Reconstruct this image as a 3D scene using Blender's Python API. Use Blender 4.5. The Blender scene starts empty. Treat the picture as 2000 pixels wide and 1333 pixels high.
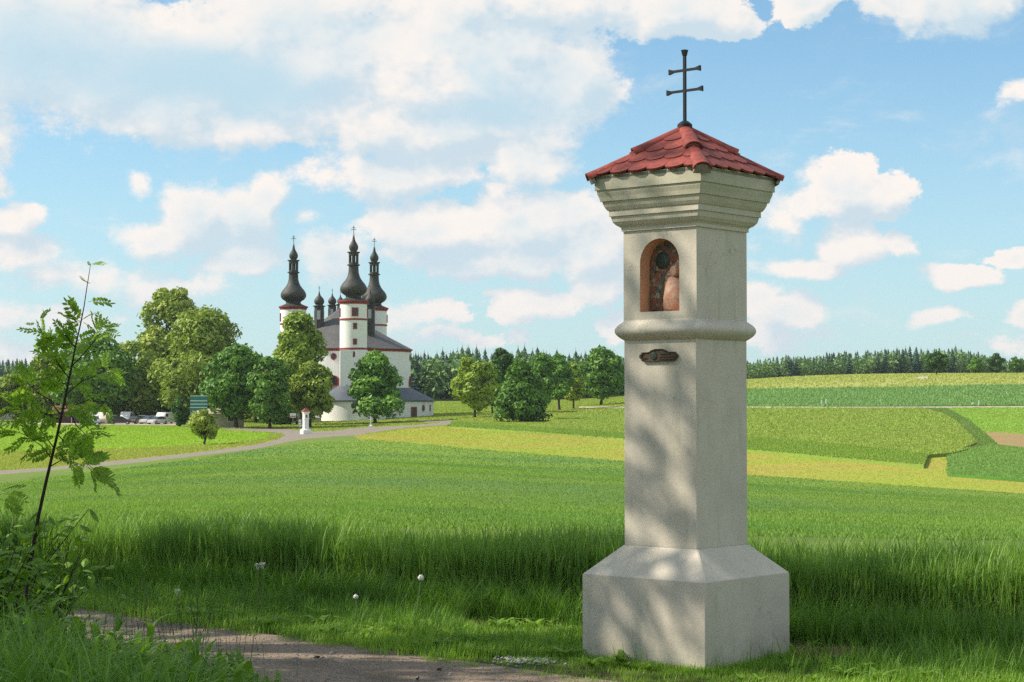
import bpy, bmesh, math, random
import numpy as np
from mathutils import Vector, Matrix
from mathutils.geometry import delaunay_2d_cdt, tessellate_polygon

random.seed(7)
rng = np.random.default_rng(7)
PI = math.pi
scene = bpy.context.scene
COL = scene.collection

# ------------------------------------------------------------------ camera
FPX, CX, CY, HZ, EYE = 3600.0, 1000.0, 666.5, 790.0, 1.7
PITCH = math.atan((HZ - CY) / FPX)
cam_d = bpy.data.cameras.new('camera')
cam_d.sensor_width = 36.0
cam_d.lens = 36.0 * FPX / 2000.0
cam_d.clip_end = 30000
cam = bpy.data.objects.new('camera', cam_d)
COL.objects.link(cam)
cam.location = (0, 0, EYE)
cam.rotation_euler = (PI / 2 + PITCH, 0, 0)
scene.camera = cam

# ------------------------------------------------------------------ light
SUN_AZ, SUN_EL = math.radians(88), math.radians(41)        # degrees to the left of the view, and up
SUNV = Vector((-math.sin(SUN_AZ) * math.cos(SUN_EL), math.cos(SUN_AZ) * math.cos(SUN_EL), math.sin(SUN_EL)))
sun_d = bpy.data.lights.new('sun', 'SUN')
sun_d.energy = 4.6
sun_d.angle = math.radians(0.55)
sun_d.color = (1.0, 0.90, 0.76)
sun = bpy.data.objects.new('sun', sun_d)
COL.objects.link(sun)
sun.rotation_euler = SUNV.to_track_quat('Z', 'Y').to_euler()
scene.view_settings.view_transform = 'Standard'
scene.view_settings.look = 'None'
scene.view_settings.gamma = 1
scene.view_settings.use_curve_mapping = False
scene.view_settings.exposure = 0.48

# ------------------------------------------------------------------ node helpers
class NT:
    def __init__(s, tree): s.t = tree
    def n(s, typ, **kw):
        nd = s.t.nodes.new(typ)
        for k, v in kw.items(): setattr(nd, k, v)
        return nd
    def set(s, sock, v):
        if isinstance(v, bpy.types.NodeSocket): s.t.links.new(v, sock)
        elif v is not None: sock.default_value = v
    def math(s, op, a, b=None, c=None, clamp=False):
        nd = s.n('ShaderNodeMath', operation=op, use_clamp=clamp)
        for i, v in enumerate((a, b, c)):
            if v is not None: s.set(nd.inputs[i], v)
        return nd.outputs[0]
    def vmath(s, op, a, b=None, out=0):
        nd = s.n('ShaderNodeVectorMath', operation=op)
        s.set(nd.inputs[0], a)
        if b is not None: s.set(nd.inputs[3 if op == 'SCALE' else 1], b)
        return nd.outputs[out]
    def noise(s, vec, scale, detail=4, rough=.55, dist=0, col=False):
        nd = s.n('ShaderNodeTexNoise')
        if vec is not None: s.set(nd.inputs['Vector'], vec)
        nd.inputs['Scale'].default_value = scale
        nd.inputs['Detail'].default_value = detail
        nd.inputs['Roughness'].default_value = rough
        nd.inputs['Distortion'].default_value = dist
        return nd.outputs['Color' if col else 'Fac']
    def ramp(s, fac, a, b, c0=0.0, c1=1.0, smooth=True):
        nd = s.n('ShaderNodeMapRange', interpolation_type='SMOOTHSTEP' if smooth else 'LINEAR')
        s.set(nd.inputs[0], fac)
        for i, v in enumerate((a, b, c0, c1)): nd.inputs[i + 1].default_value = v
        return nd.outputs[0]
    def mix(s, fac, a, b, blend='MIX'):
        nd = s.n('ShaderNodeMix', data_type='RGBA', blend_type=blend)
        s.set(nd.inputs[0], fac)
        for i, v in ((6, a), (7, b)):
            s.set(nd.inputs[i], (*v, 1) if isinstance(v, tuple) and len(v) == 3 else v)
        return nd.outputs[2]

# ------------------------------------------------------------------ sky
world = bpy.data.worlds.new('World')
scene.world = world
world.use_nodes = True
world.cycles.sampling_method = 'MANUAL'
world.cycles.sample_map_resolution = 512
scene.cycles.use_denoising = False
scene.cycles.sample_clamp_indirect = 4
scene.cycles.max_bounces = 8
scene.cycles.diffuse_bounces = 3
scene.cycles.transmission_bounces = 4
scene.cycles.transparent_max_bounces = 8
wt = NT(world.node_tree)
bg = world.node_tree.nodes['Background']
sky = wt.n('ShaderNodeTexSky', sky_type='NISHITA', sun_disc=False)
sky.sun_elevation = SUN_EL
sky.sun_rotation = -SUN_AZ
sky.altitude = 500
sky.air_density = 1.0
sky.dust_density = 0.6
sky.ozone_density = 1.6

# cloud blobs in thousandths: (x, y, rx, ry, weight) measured as azimuth / elevation angles
BLOBS = [
 (60,90,330,170,.92),(330,150,330,150,.92),(600,120,260,190,1.0),(860,130,270,170,1.12),(1120,150,120,120,.95),
 (1010,20,330,90,1.0),(1330,25,150,60,1.0),(1560,5,90,45,.8),(1850,20,190,75,1.05),
 (280,235,140,50,.85),(470,245,240,55,.85),(820,250,300,90,.95),
 (760,340,230,60,.78),(1010,320,110,60,.9),
 (300,465,100,42,.95),(395,420,90,78,1.12),(480,425,100,75,1.05),(535,380,46,62,1.0),(520,450,60,50,.8),
 (490,520,90,36,.85),(650,510,70,60,.8),(850,455,170,66,.95),(1060,430,170,70,1.0),(950,510,260,50,.75),(1150,480,100,90,.9),
 (1180,560,60,45,.9),(1040,600,130,34,.8),(820,620,140,30,.6),
 (1640,390,120,62,.95),(1700,400,80,55,.9),(1560,410,70,45,.8),(1650,495,90,55,1.0),(1590,535,110,26,.9),(1745,490,50,35,.65),(1520,430,60,90,.6),
 (1860,552,85,30,.95),(1540,610,95,30,.85),(1480,590,60,40,.8),(1820,635,75,22,.9),(1985,215,45,32,.8),(1990,620,50,35,.85),(1930,515,60,22,.5),
 (50,440,75,40,.85),(40,500,110,50,.75),(150,545,180,38,.62),(320,560,200,45,.55),(100,620,180,40,.5),(60,680,200,30,.45),(272,365,26,30,.6),
 (1480,650,140,30,.55),(1250,640,120,30,.6),(900,660,160,26,.5),(605,430,26,26,.55),(1930,680,150,26,.45),
 (-180,250,260,200,.8),(-250,600,200,60,.8),(2250,80,220,120,.9),(2200,400,160,90,.8),(2230,620,160,40,.8),(700,-160,600,120,.9),(1700,-140,260,70,.8),
]
grp = bpy.data.node_groups.new('cloud_cores', 'ShaderNodeTree')
grp.interface.new_socket('P', in_out='INPUT', socket_type='NodeSocketVector')
grp.interface.new_socket('D', in_out='OUTPUT', socket_type='NodeSocketFloat')
gt = NT(grp)
gi, go = gt.n('NodeGroupInput'), gt.n('NodeGroupOutput')
acc = None
for (x, y, rx, ry, w) in BLOBS:
    sx, sy = 1000 / rx / 1.25, 1000 / ry / 1.25
    nd = gt.n('ShaderNodeVectorMath', operation='MULTIPLY_ADD')
    gt.set(nd.inputs[0], gi.outputs[0]); nd.inputs[1].default_value = (sx, sy, 0)
    nd.inputs[2].default_value = (-(x - 1000) / 1000 * sx, -(790 - y) / 1000 * sy, 0)
    d = gt.math('MULTIPLY_ADD', gt.vmath('LENGTH', nd.outputs[0], out=1), -w, w)
    acc = d if acc is None else gt.math('SMOOTH_MAX', acc, d, .14)
gt.set(go.inputs[0], acc)

tc = wt.n('ShaderNodeTexCoord')
sp = wt.n('ShaderNodeSeparateXYZ'); wt.set(sp.inputs[0], tc.outputs['Generated'])
az = wt.math('MULTIPLY', wt.math('ARCTAN2', sp.outputs[0], sp.outputs[1]), FPX / 1000)
el = wt.math('MULTIPLY', wt.math('ARCSINE', sp.outputs[2]), FPX / 1000)
cb = wt.n('ShaderNodeCombineXYZ'); wt.set(cb.inputs[0], az); wt.set(cb.inputs[1], el)
Q = cb.outputs[0]
warp = wt.vmath('SUBTRACT', wt.noise(Q, 5.0, 1, .55, col=True), (.5, .5, .5))
Qw = wt.vmath('ADD', Q, wt.vmath('SCALE', warp, .09))
outside = wt.math('MAXIMUM', wt.ramp(wt.math('ABSOLUTE', az), 1.2, 1.6), wt.ramp(el, .95, 1.3))
far = wt.math('SUBTRACT', wt.noise(wt.vmath('MULTIPLY', Q, (1, 1.7, 1)), 1.5, 2, .5), .38)
farv = wt.math('SUBTRACT', wt.math('MULTIPLY', far, 2.2), wt.math('MULTIPLY_ADD', outside, -1.0, 1.0))
n2 = wt.math('MULTIPLY', wt.math('SUBTRACT', wt.noise(Q, 2.6, 2, .5), .5), .55)
def dens(off, det):
    g = wt.n('ShaderNodeGroup'); g.node_tree = grp
    wt.set(g.inputs[0], wt.vmath('ADD', Qw, off) if off else Qw)
    a_ = wt.math('MAXIMUM', g.outputs[0], farv)
    p_ = wt.vmath('MULTIPLY', wt.vmath('ADD', Q, off) if off else Q, (1, 1.3, 1))
    n1 = wt.math('SUBTRACT', wt.noise(p_, 8.5, det, .71), .5)
    vo = wt.n('ShaderNodeTexVoronoi', feature='F1'); vo.normalize = True
    vo.inputs['Scale'].default_value = 11; vo.inputs['Detail'].default_value = 2; vo.inputs['Roughness'].default_value = .6
    wt.set(vo.inputs['Vector'], p_)
    bill = wt.math('MULTIPLY', wt.math('SUBTRACT', .42, vo.outputs['Distance']), .55)
    return wt.math('ADD', wt.math('ADD', wt.math('ADD', a_, n2), bill), wt.math('MULTIPLY', n1, 1.25))
D0 = dens(None, 7)
D1 = dens((-.034, .046, 0), 3)
soft = wt.ramp(wt.noise(Q, 2.1, 2, .5), .38, .62, .10, .46)          # some edges crisp, some wispy
mask = wt.math('DIVIDE', wt.math('SUBTRACT', D0, .17), soft, clamp=True)
mask = wt.ramp(mask, 0, 1)
wisp = wt.noise(wt.vmath('MULTIPLY', Qw, (1, 2.6, 1)), 3.4, 7, .68)
mask = wt.math('MAXIMUM', mask, wt.ramp(wisp, .50, .78, 0, .55))
lit = wt.ramp(wt.math('SUBTRACT', D0, D1), -.38, .34)
thick = wt.ramp(D0, .30, 1.15)
detail = wt.noise(Q, 2.7, 4, .6)
shade = wt.math('MULTIPLY', thick, wt.ramp(detail, .40, .62))
litf = wt.math('MULTIPLY_ADD', lit, .8, .2)
cc = wt.mix(litf, (.50, .66, .77), (.98, .90, .84))
cc = wt.mix(wt.math('MULTIPLY', shade, .8), cc, (.54, .73, .83))
for (x, y, rx, ry, w) in ((430, 165, 300, 85, .95), (110, 110, 190, 110, .6), (960, 215, 170, 60, .6), (640, 60, 160, 60, .35), (1120, 170, 90, 80, .3), (820, 520, 240, 60, .3)):
    q_ = wt.vmath('MULTIPLY', wt.vmath('SUBTRACT', Qw, ((x - 1000) / 1000, (790 - y) / 1000, 0)), (1000 / rx, 1000 / ry, 0))
    cc = wt.mix(wt.math('MULTIPLY', wt.ramp(wt.vmath('LENGTH', q_, out=1), .3, 1.15, 1, 0), w), cc, (.50, .70, .81))
cc = wt.mix(wt.ramp(el, .55, .9, 0, .35), cc, wt.mix(litf, (.56, .72, .80), (.90, .88, .82)))
SKY_TINT = (.108, .144, .151)
skyc = wt.mix(1.0, sky.outputs[0], SKY_TINT, 'MULTIPLY')
pale = wt.ramp(el, -.05, .75, .66, 0.10)
skyc = wt.mix(pale, skyc, (.55, .715, .80))
hazec = wt.mix(wt.ramp(el, 0, .45, .35, 0), cc, (.70, .74, .78))
fin = wt.mix(wt.math('MULTIPLY', mask, .96), skyc, hazec)
# the sky colours above are already display-referred radiances: divide by the background strength
BGS = 0.10
fin = wt.vmath('SCALE', fin, 1.0 / BGS * .75)
wt.set(bg.inputs['Color'], fin)
bg.inputs['Strength'].default_value = BGS

# ------------------------------------------------------------------ picture <-> world
FW = Vector((0, math.cos(PITCH), math.sin(PITCH)))
UP = Vector((0, -math.sin(PITCH), math.cos(PITCH)))
def ray(px, py):
    return FW * FPX + Vector((1, 0, 0)) * (px - CX) + UP * (CY - py)
def zat(px, py, y):                     # world point at forward distance y seen at a pixel
    r = ray(px, py); k = y / r.y
    return Vector((r.x * k, y, EYE + r.z * k))

# terrain: measured ground heights (column, forward distance, ground height)
def hz(y, d, h=0): return zat(1000, y, d).z - h
CTRL = []
def col(px, pairs):
    for d, z in pairs: CTRL.append((px, d, z))
for px in (-600, 0, 500, 1000, 1500, 2000, 2600):
    for d in (2, 5, 9, 12.5): CTRL.append((px, d, 0.0))
WH = .62
col(-600, [(17,0),(30,-.5),(50,-1.3),(100,-3.2),(160,-4.2),(240,-3.4),(340,-2.0),(600,0),(900,12),(2000,20)])
col(0, [(17,0),(30,-.55),(50,-1.35),(100,hz(942,100,WH)),(160,hz(918,160)),(210,hz(880,210)),(330,hz(829,330)),(400,hz(822,400)),(600,0),(900,hz(746,900)),(2000,25)])
col(500, [(16,0),(30,-.5),(50,hz(950,50,WH)),(100,hz(906,100,WH)),(200,hz(870,200,WH*.6)),(245,hz(854,245)),(290,hz(843,290)),(340,hz(828,340)),(380,-1.5),(560,1.7),(900,9),(2000,22)])
col(735, [(15,0),(30,-.5),(50,hz(951,50,WH)),(100,hz(902,100,WH)),(200,hz(862,200,WH*.6)),(270,hz(843,270)),(335,hz(825,335)),(366,hz(816,366)),(420,-.2),(560,hz(782,560)),(900,9),(2000,22)])
col(1000, [(14.5,0),(30,hz(995,30,WH)),(50,hz(957,50,WH)),(100,hz(918,100,WH)),(185,hz(883,185,WH*.6)),(240,hz(846,240)),(300,hz(826,300)),(330,hz(815,330)),(420,hz(797,420)),(560,hz(780,560)),(900,10),(2000,24)])
col(1200, [(14,0),(30,hz(1000,30,WH)),(50,hz(965,50,WH)),(100,hz(928,100,WH)),(165,hz(899,165,WH*.6)),(225,hz(860,225)),(330,hz(815,330)),(420,hz(789,420)),(560,hz(774,560)),(900,12),(2000,24)])
col(1500, [(13.5,0),(30,hz(1006,30,WH)),(50,hz(978,50,WH)),(90,hz(948,90,WH)),(130,hz(930,130,WH*.6)),(175,hz(884,175)),(300,hz(797,300)),(400,hz(760,400)),(480,hz(747,480)),(600,hz(740,600)),(800,hz(741,800)),(2000,24)])
col(2000, [(12.5,0),(30,hz(1015,30,WH)),(50,hz(995,50,WH)),(80,hz(976,80,WH)),(110,hz(964,110,WH*.6)),(135,hz(914,135)),(170,hz(872,170)),(300,hz(797,300)),(400,hz(755,400)),(600,hz(731,600)),(800,hz(731,800)),(2000,26)])
col(2600, [(12,0),(30,-.9),(50,-2.0),(80,-3.6),(110,-4.6),(135,-3.6),(170,-2.4),(300,1.1),(400,6),(600,12),(800,15.5),(2000,28)])
KU = 3.2
cp = np.array([(math.atan((px - 1000) / FPX) * KU, math.log(math.hypot(d, d * (px - 1000) / FPX)), z) for px, d, z in CTRL])
def tps(r):
    return np.where(r > 1e-9, r * r * np.log(np.maximum(r, 1e-9)), 0)
_n = len(cp)
_K = tps(np.hypot(cp[:, None, 0] - cp[None, :, 0], cp[:, None, 1] - cp[None, :, 1])) + np.eye(_n) * 2e-3
_Pm = np.c_[np.ones(_n), cp[:, :2]]
_A = np.block([[_K, _Pm], [_Pm.T, np.zeros((3, 3))]])
_W = np.linalg.solve(_A, np.r_[cp[:, 2], 0, 0, 0])
U0, U1 = cp[:, 0].min(), cp[:, 0].max()
def terr_polar(th, r):
    th = np.asarray(th, float); r = np.asarray(r, float)
    a = np.abs(th)
    lim = math.radians(21)
    s = np.where(a < lim, a, np.where(a < 1.2, lim, lim * (PI - a) / (PI - 1.2))) * np.sign(th)
    u = s * KU
    lr = np.log(np.clip(r, 2.5, 2200))
    out = np.zeros(u.shape)
    fl_u, fl_l = u.ravel(), lr.ravel()
    o = out.ravel()
    for i in range(0, len(fl_u), 20000):
        uu, ll = fl_u[i:i + 20000], fl_l[i:i + 20000]
        k = tps(np.hypot(uu[:, None] - cp[None, :, 0], ll[:, None] - cp[None, :, 1]))
        o[i:i + 20000] = k @ _W[:_n] + _W[_n] + _W[_n + 1] * uu + _W[_n + 2] * ll
    out = o.reshape(u.shape)
    near = np.clip((r - 11.0) / 6.0, 0, 1); near = near * near * (3 - 2 * near)
    return out * near
def terr(x, y):
    x = np.asarray(x, float); y = np.asarray(y, float)
    return terr_polar(np.arctan2(x, y), np.hypot(x, y))
def tz(x, y): return float(terr(np.array([x]), np.array([y]))[0])
_RS = np.geomspace(8, 2200, 1400)
def P(px, py, h=0.0):                   # first hit of the pixel's ray with the land raised by h
    r = ray(px, py)
    k = _RS / r.y
    xs, zs = r.x * k, EYE + r.z * k
    t = terr(xs, _RS) + h
    below = np.nonzero(zs < t)[0]
    if len(below) == 0:
        i = int(np.argmin(zs - t))
        return Vector((xs[i], _RS[i], float(t[i])))
    i = below[0]
    if i == 0: return Vector((xs[0], _RS[0], float(t[0])))
    f0, f1 = zs[i - 1] - t[i - 1], zs[i] - t[i]
    w = f0 / (f0 - f1)
    y = _RS[i - 1] + w * (_RS[i] - _RS[i - 1])
    x = r.x / r.y * y
    return Vector((x, y, tz(x, y)))
def G(px, d):                           # ground point of a column at forward distance d
    x = (px - 1000) / FPX * d * 1.0006
    return Vector((x, d, tz(x, d)))

# ------------------------------------------------------------------ object helpers
def props(o, label=None, cat=None, group=None, kind=None):
    if label: o['label'] = label
    if cat: o['category'] = cat
    if group: o['group'] = group
    if kind: o['kind'] = kind
    return o
def link(name, data, parent=None, loc=None, rz=None):
    o = bpy.data.objects.new(name, data)
    COL.objects.link(o)
    if parent: o.parent = parent
    if loc is not None: o.location = loc
    if rz is not None: o.rotation_euler = (0, 0, rz)
    return o
def thing(name, label, cat, loc=(0, 0, 0), rz=0, group=None):
    return props(link(name, None, None, loc, rz), label, cat, group)

class MB:
    """collects faces of one mesh"""
    def __init__(s): s.v, s.f, s.m = [], [], []
    def add(s, vs, fs, m=0):
        b = len(s.v)
        s.v += [tuple(v) for v in vs]
        s.f += [tuple(b + i for i in f) for f in fs]
        s.m += [m] * len(fs)
        return s
    def box(s, x0, x1, y0, y1, z0, z1, m=0, M=None):
        vs = [Vector((x, y, z)) for z in (z0, z1) for y in (y0, y1) for x in (x0, x1)]
        if M: vs = [M @ v for v in vs]
        return s.add(vs, [(0, 2, 3, 1), (4, 5, 7, 6), (0, 1, 5, 4), (2, 6, 7, 3), (0, 4, 6, 2), (1, 3, 7, 5)], m)
    def tube(s, pts, rad, seg=8, m=0, cap=True):
        pts = [Vector(p) for p in pts]
        if not hasattr(rad, '__len__'): rad = [rad] * len(pts)
        rings = []
        ref = None
        for i, p in enumerate(pts):
            t = (pts[min(i + 1, len(pts) - 1)] - pts[max(i - 1, 0)]).normalized()
            if ref is None: ref = Vector((1, 0, 0)) if abs(t.x) < .8 else Vector((0, 1, 0))
            a = (ref - t * ref.dot(t)).normalized(); b = t.cross(a); ref = a
            rings.append([p + (a * math.cos(2 * PI * k / seg) + b * math.sin(2 * PI * k / seg)) * rad[i] for k in range(seg)])
        vs = [v for r_ in rings for v in r_]
        fs = [(i * seg + k, i * seg + (k + 1) % seg, (i + 1) * seg + (k + 1) % seg, (i + 1) * seg + k) for i in range(len(pts) - 1) for k in range(seg)]
        if cap: fs += [tuple(range(seg))[::-1], tuple((len(pts) - 1) * seg + k for k in range(seg))]
        return s.add(vs, fs, m)
    def lathe(s, prof, seg=24, c=(0, 0), m=0, a0=0, a1=2 * PI, cap=True):
        full = abs(a1 - a0 - 2 * PI) < 1e-6
        n = seg if full else seg + 1
        vs = [(c[0] + r_ * math.cos(a0 + (a1 - a0) * k / seg), c[1] + r_ * math.sin(a0 + (a1 - a0) * k / seg), z) for r_, z in prof for k in range(n)]
        fs = []
        for i in range(len(prof) - 1):
            for k in range(seg):
                k2 = (k + 1) % n
                fs.append((i * n + k, i * n + k2, (i + 1) * n + k2, (i + 1) * n + k))
        if cap and full: fs += [tuple(range(n))[::-1], tuple((len(prof) - 1) * n + k for k in range(n))]
        return s.add(vs, fs, m)
    def square(s, prof, ch=.006, m=0, capb=False, capt=False):
        n = 8; vs = []
        for h, z in prof:
            c = min(ch, h * .3)
            for x, y in ((h, -h + c), (h, h - c), (h - c, h), (-h + c, h), (-h, h - c), (-h, -h + c), (-h + c, -h), (h - c, -h)):
                vs.append((x, y, z))
        fs = [(i * n + k, i * n + (k + 1) % n, (i + 1) * n + (k + 1) % n, (i + 1) * n + k) for i in range(len(prof) - 1) for k in range(n)]
        if capb: fs.append(tuple(range(n))[::-1])
        if capt: fs.append(tuple((len(prof) - 1) * n + k for k in range(n)))
        return s.add(vs, fs, m)
    def prism(s, outline, y0, y1, m=0, ax='xz'):
        n = len(outline)
        f = (lambda a, b, d: (a, d, b)) if ax == 'xz' else ((lambda a, b, d: (d, a, b)) if ax == 'yz' else (lambda a, b, d: (a, b, d)))
        vs = [f(a, b, y0) for a, b in outline] + [f(a, b, y1) for a, b in outline]
        fs = [tuple(range(n)), tuple(range(n, 2 * n))[::-1]] + [(i, n + i, n + (i + 1) % n, (i + 1) % n) for i in range(n)]
        return s.add(vs, fs, m)
    def mesh(s, name, mats, smooth=False):
        me = bpy.data.meshes.new(name)
        me.from_pydata(s.v, [], s.f)
        for m_ in (mats if isinstance(mats, (list, tuple)) else [mats]): me.materials.append(m_)
        if any(s.m): me.polygons.foreach_set('material_index', s.m)
        bm_ = bmesh.new(); bm_.from_mesh(me)
        bmesh.ops.recalc_face_normals(bm_, faces=bm_.faces)
        bm_.to_mesh(me); bm_.free()
        if smooth:
            me.polygons.foreach_set('use_smooth', [True] * len(me.polygons))
            me.set_sharp_from_angle(angle=math.radians(smooth if smooth is not True else 40))
        me.update()
        return me
    def build(s, name, mats, parent=None, loc=None, rz=None, smooth=False):
        return link(name, s.mesh(name, mats, smooth), parent, loc, rz)

def np_mesh(name, V, F, mat):
    """V (n,3), F (m,k): one mesh"""
    me = bpy.data.meshes.new(name)
    k = F.shape[1]
    me.vertices.add(len(V)); me.vertices.foreach_set('co', V.astype(np.float32).ravel())
    me.loops.add(F.size); me.loops.foreach_set('vertex_index', F.astype(np.int32).ravel())
    me.polygons.add(len(F))
    me.polygons.foreach_set('loop_start', np.arange(0, F.size, k, dtype=np.int32))
    me.polygons.foreach_set('loop_total', np.full(len(F), k, dtype=np.int32))
    me.materials.append(mat)
    me.update(calc_edges=True)
    return me
def scatter(name, protos, pos, scale, mat, rz=None, tilt=None, zscale=None):
    """copies of tiny triangle meshes (V,F) joined to one mesh"""
    n = len(pos)
    if rz is None: rz = rng.uniform(0, 2 * PI, n)
    if zscale is None: zscale = np.ones(n)
    Vs, Fs, off = [], [], 0
    which = rng.integers(0, len(protos), n)
    for i, (pv, pf) in enumerate(protos):
        idx = np.nonzero(which == i)[0]
        if not len(idx): continue
        s_ = scale[idx][:, None]
        c, s = np.cos(rz[idx])[:, None], np.sin(rz[idx])[:, None]
        X = (pv[None, :, 0] * c - pv[None, :, 1] * s) * s_
        Y = (pv[None, :, 0] * s + pv[None, :, 1] * c) * s_
        Z = pv[None, :, 2] * s_ * zscale[idx][:, None]
        if tilt is not None:
            X = X + Z * tilt[idx, 0:1]; Y = Y + Z * tilt[idx, 1:2]
        V = np.stack([X + pos[idx, 0:1], Y + pos[idx, 1:2], Z + pos[idx, 2:3]], -1)
        nv = len(pv)
        F = pf[None] + (np.arange(len(idx)) * nv)[:, None, None] + off
        Vs.append(V.reshape(-1, 3)); Fs.append(F.reshape(-1, 3)); off += nv * len(idx)
    return np_mesh(name, np.concatenate(Vs), np.concatenate(Fs), mat)
# ------------------------------------------------------------------ materials
def mat(name, colr, rough=.7, spec=.3, metal=0, var=.0, vscale=8, bump=0, bscale=60, trans=0, col2=None, coords='Object', dist=.02):
    m = bpy.data.materials.new(name); m.use_nodes = True
    t = NT(m.node_tree); b = m.node_tree.nodes['Principled BSDF']
    b.inputs['Roughness'].default_value = rough
    b.inputs['Specular IOR Level'].default_value = spec
    b.inputs['Metallic'].default_value = metal
    tcn = t.n('ShaderNodeTexCoord'); v = tcn.outputs[coords]
    c = (*colr, 1)
    if var or col2:
        c2 = col2 or tuple(x * (1 - var) for x in colr)
        c = t.mix(t.ramp(t.noise(v, vscale, 6, .6), .32, .68), tuple(colr), tuple(c2))
    t.set(b.inputs['Base Color'], c)
    if bump:
        bn = t.n('ShaderNodeBump'); bn.inputs['Strength'].default_value = bump; bn.inputs['Distance'].default_value = dist
        t.set(bn.inputs['Height'], t.noise(v, bscale, 5, .65)); t.set(b.inputs['Normal'], bn.outputs[0])
    m['_b'] = 1
    return m
def leafmat(name, c1, c2, c3=None, trans=.35, rough=.55, patch=.35, spec=.25):
    """foliage: per-leaf random colour, slow patches, light passing through"""
    m = bpy.data.materials.new(name); m.use_nodes = True
    t = NT(m.node_tree); b = m.node_tree.nodes['Principled BSDF']
    g = t.n('ShaderNodeNewGeometry'); tcn = t.n('ShaderNodeTexCoord')
    r_ = g.outputs['Random Per Island']
    oi = t.n('ShaderNodeObjectInfo')
    c = t.mix(r_, tuple(c1), tuple(c2))
    nz = t.ramp(t.noise(tcn.outputs['Object'], patch, 3, .5), .35, .65)
    c = t.mix(t.math('MULTIPLY', nz, .6), c, tuple(c3 or c1))
    hs = t.n('ShaderNodeHueSaturation')
    t.set(hs.inputs['Value'], t.ramp(oi.outputs['Random'], 0, 1, .86, 1.14, False)); t.set(hs.inputs['Color'], c)
    t.set(b.inputs['Base Color'], hs.outputs[0])
    b.inputs['Roughness'].default_value = rough; b.inputs['Specular IOR Level'].default_value = spec
    tr = t.n('ShaderNodeBsdfTranslucent')
    t.set(tr.inputs[0], t.mix(1.0, hs.outputs[0], (1.25, 1.35, .55), 'MULTIPLY'))
    mx = t.n('ShaderNodeMixShader'); mx.inputs[0].default_value = trans
    t.set(mx.inputs[1], b.outputs[0]); t.set(mx.inputs[2], tr.outputs[0])
    t.set(m.node_tree.nodes['Material Output'].inputs[0], mx.outputs[0])
    return m
def fieldmat(name, c1, c2, c3=None, fine=3.0, broad=.05, bump=.6, rows=None, blot=.5, streak=None):
    """standing or mown vegetation: fine grain, blotches of metres, drifts of tens of metres"""
    m = bpy.data.materials.new(name); m.use_nodes = True
    t = NT(m.node_tree); b = m.node_tree.nodes['Principled BSDF']
    tcn = t.n('ShaderNodeTexCoord'); v = tcn.outputs['Object']
    f = t.noise(v, fine, 7, .8)
    md = t.noise(v, fine * .12, 4, .6)
    br = t.noise(v, broad, 4, .55)
    st = t.noise(t.vmath('MULTIPLY', v, (.05, 1, 1)), .45, 5, .65)
    md = t.math('MULTIPLY_ADD', t.math('SUBTRACT', st, .5), .8, md)
    cl = t.noise(v, .55, 5, .75)
    md = t.math('MULTIPLY_ADD', t.math('SUBTRACT', cl, .5), 1.1, md)
    k = t.math('ADD', t.math('MULTIPLY', t.ramp(f, .3, .7), .55), t.math('MULTIPLY', t.ramp(md, .33, .67), blot * .8))
    c = t.mix(t.math('MINIMUM', k, 1.0), tuple(c1), tuple(c2))
    c = t.mix(t.math('MULTIPLY', t.ramp(br, .38, .66), .75), c, tuple(c3 or c2))
    if rows:
        w = t.n('ShaderNodeTexWave', wave_type='BANDS'); w.inputs['Scale'].default_value = rows[0]; w.inputs['Distortion'].default_value = 2.0
        mp = t.n('ShaderNodeMapping'); mp.inputs['Rotation'].default_value = (0, 0, rows[1]); t.set(mp.inputs[0], v); t.set(w.inputs[0], mp.outputs[0])
        c = t.mix(t.math('MULTIPLY', w.outputs['Fac'], rows[2]), c, tuple(rows[3]))
    t.set(b.inputs['Base Color'], c)
    b.inputs['Roughness'].default_value = .8; b.inputs['Specular IOR Level'].default_value = .12
    bn = t.n('ShaderNodeBump'); bn.inputs['Strength'].default_value = bump; bn.inputs['Distance'].default_value = .25
    t.set(bn.inputs['Height'], f); t.set(b.inputs['Normal'], bn.outputs[0])
    return m

M = {}
M['wheat_top'] = fieldmat('wheat_top', (0.164, 0.291, 0.046), (0.327, 0.445, 0.068), (0.147, 0.297, 0.104), fine=7, broad=.03, bump=1.0)
M['soil'] = mat('soil', (.10, .075, .05), .95, .1, var=.5, vscale=5, bump=.8, bscale=20, col2=(.055, .06, .02))
M['mown'] = fieldmat('mown', (0.263, 0.315, 0.045), (0.304, 0.362, 0.045), (0.389, 0.289, 0.085), fine=1.6, broad=.06, bump=.4)
M['barley'] = fieldmat('barley', (0.171, 0.259, 0.052), (0.259, 0.333, 0.069), (0.248, 0.287, 0.075), fine=1.6, broad=.03, bump=.8)
M['barley_strip'] = fieldmat('barley_strip', (0.187, 0.299, 0.052), (0.286, 0.368, 0.069), (0.220, 0.322, 0.057), fine=1.6, broad=.05, bump=.8)
M['wheat_dark'] = fieldmat('wheat_dark', (0.074, 0.206, 0.035), (0.115, 0.269, 0.040), (0.081, 0.213, 0.050), fine=1.6, broad=.03, bump=.5)
M['wheat_far'] = fieldmat('wheat_far', (0.096, 0.216, 0.060), (0.144, 0.270, 0.066), (0.120, 0.230, 0.072), fine=.8, broad=.018, bump=.3)
M['bright'] = fieldmat('bright', (.15, .32, .03), (.19, .36, .035), (.16, .28, .04), fine=1.2, broad=.03, bump=.3)
M['hill'] = fieldmat('hill', (.30, .33, .09), (.36, .37, .10), (.26, .31, .07), fine=.6, broad=.012, bump=.3)
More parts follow.
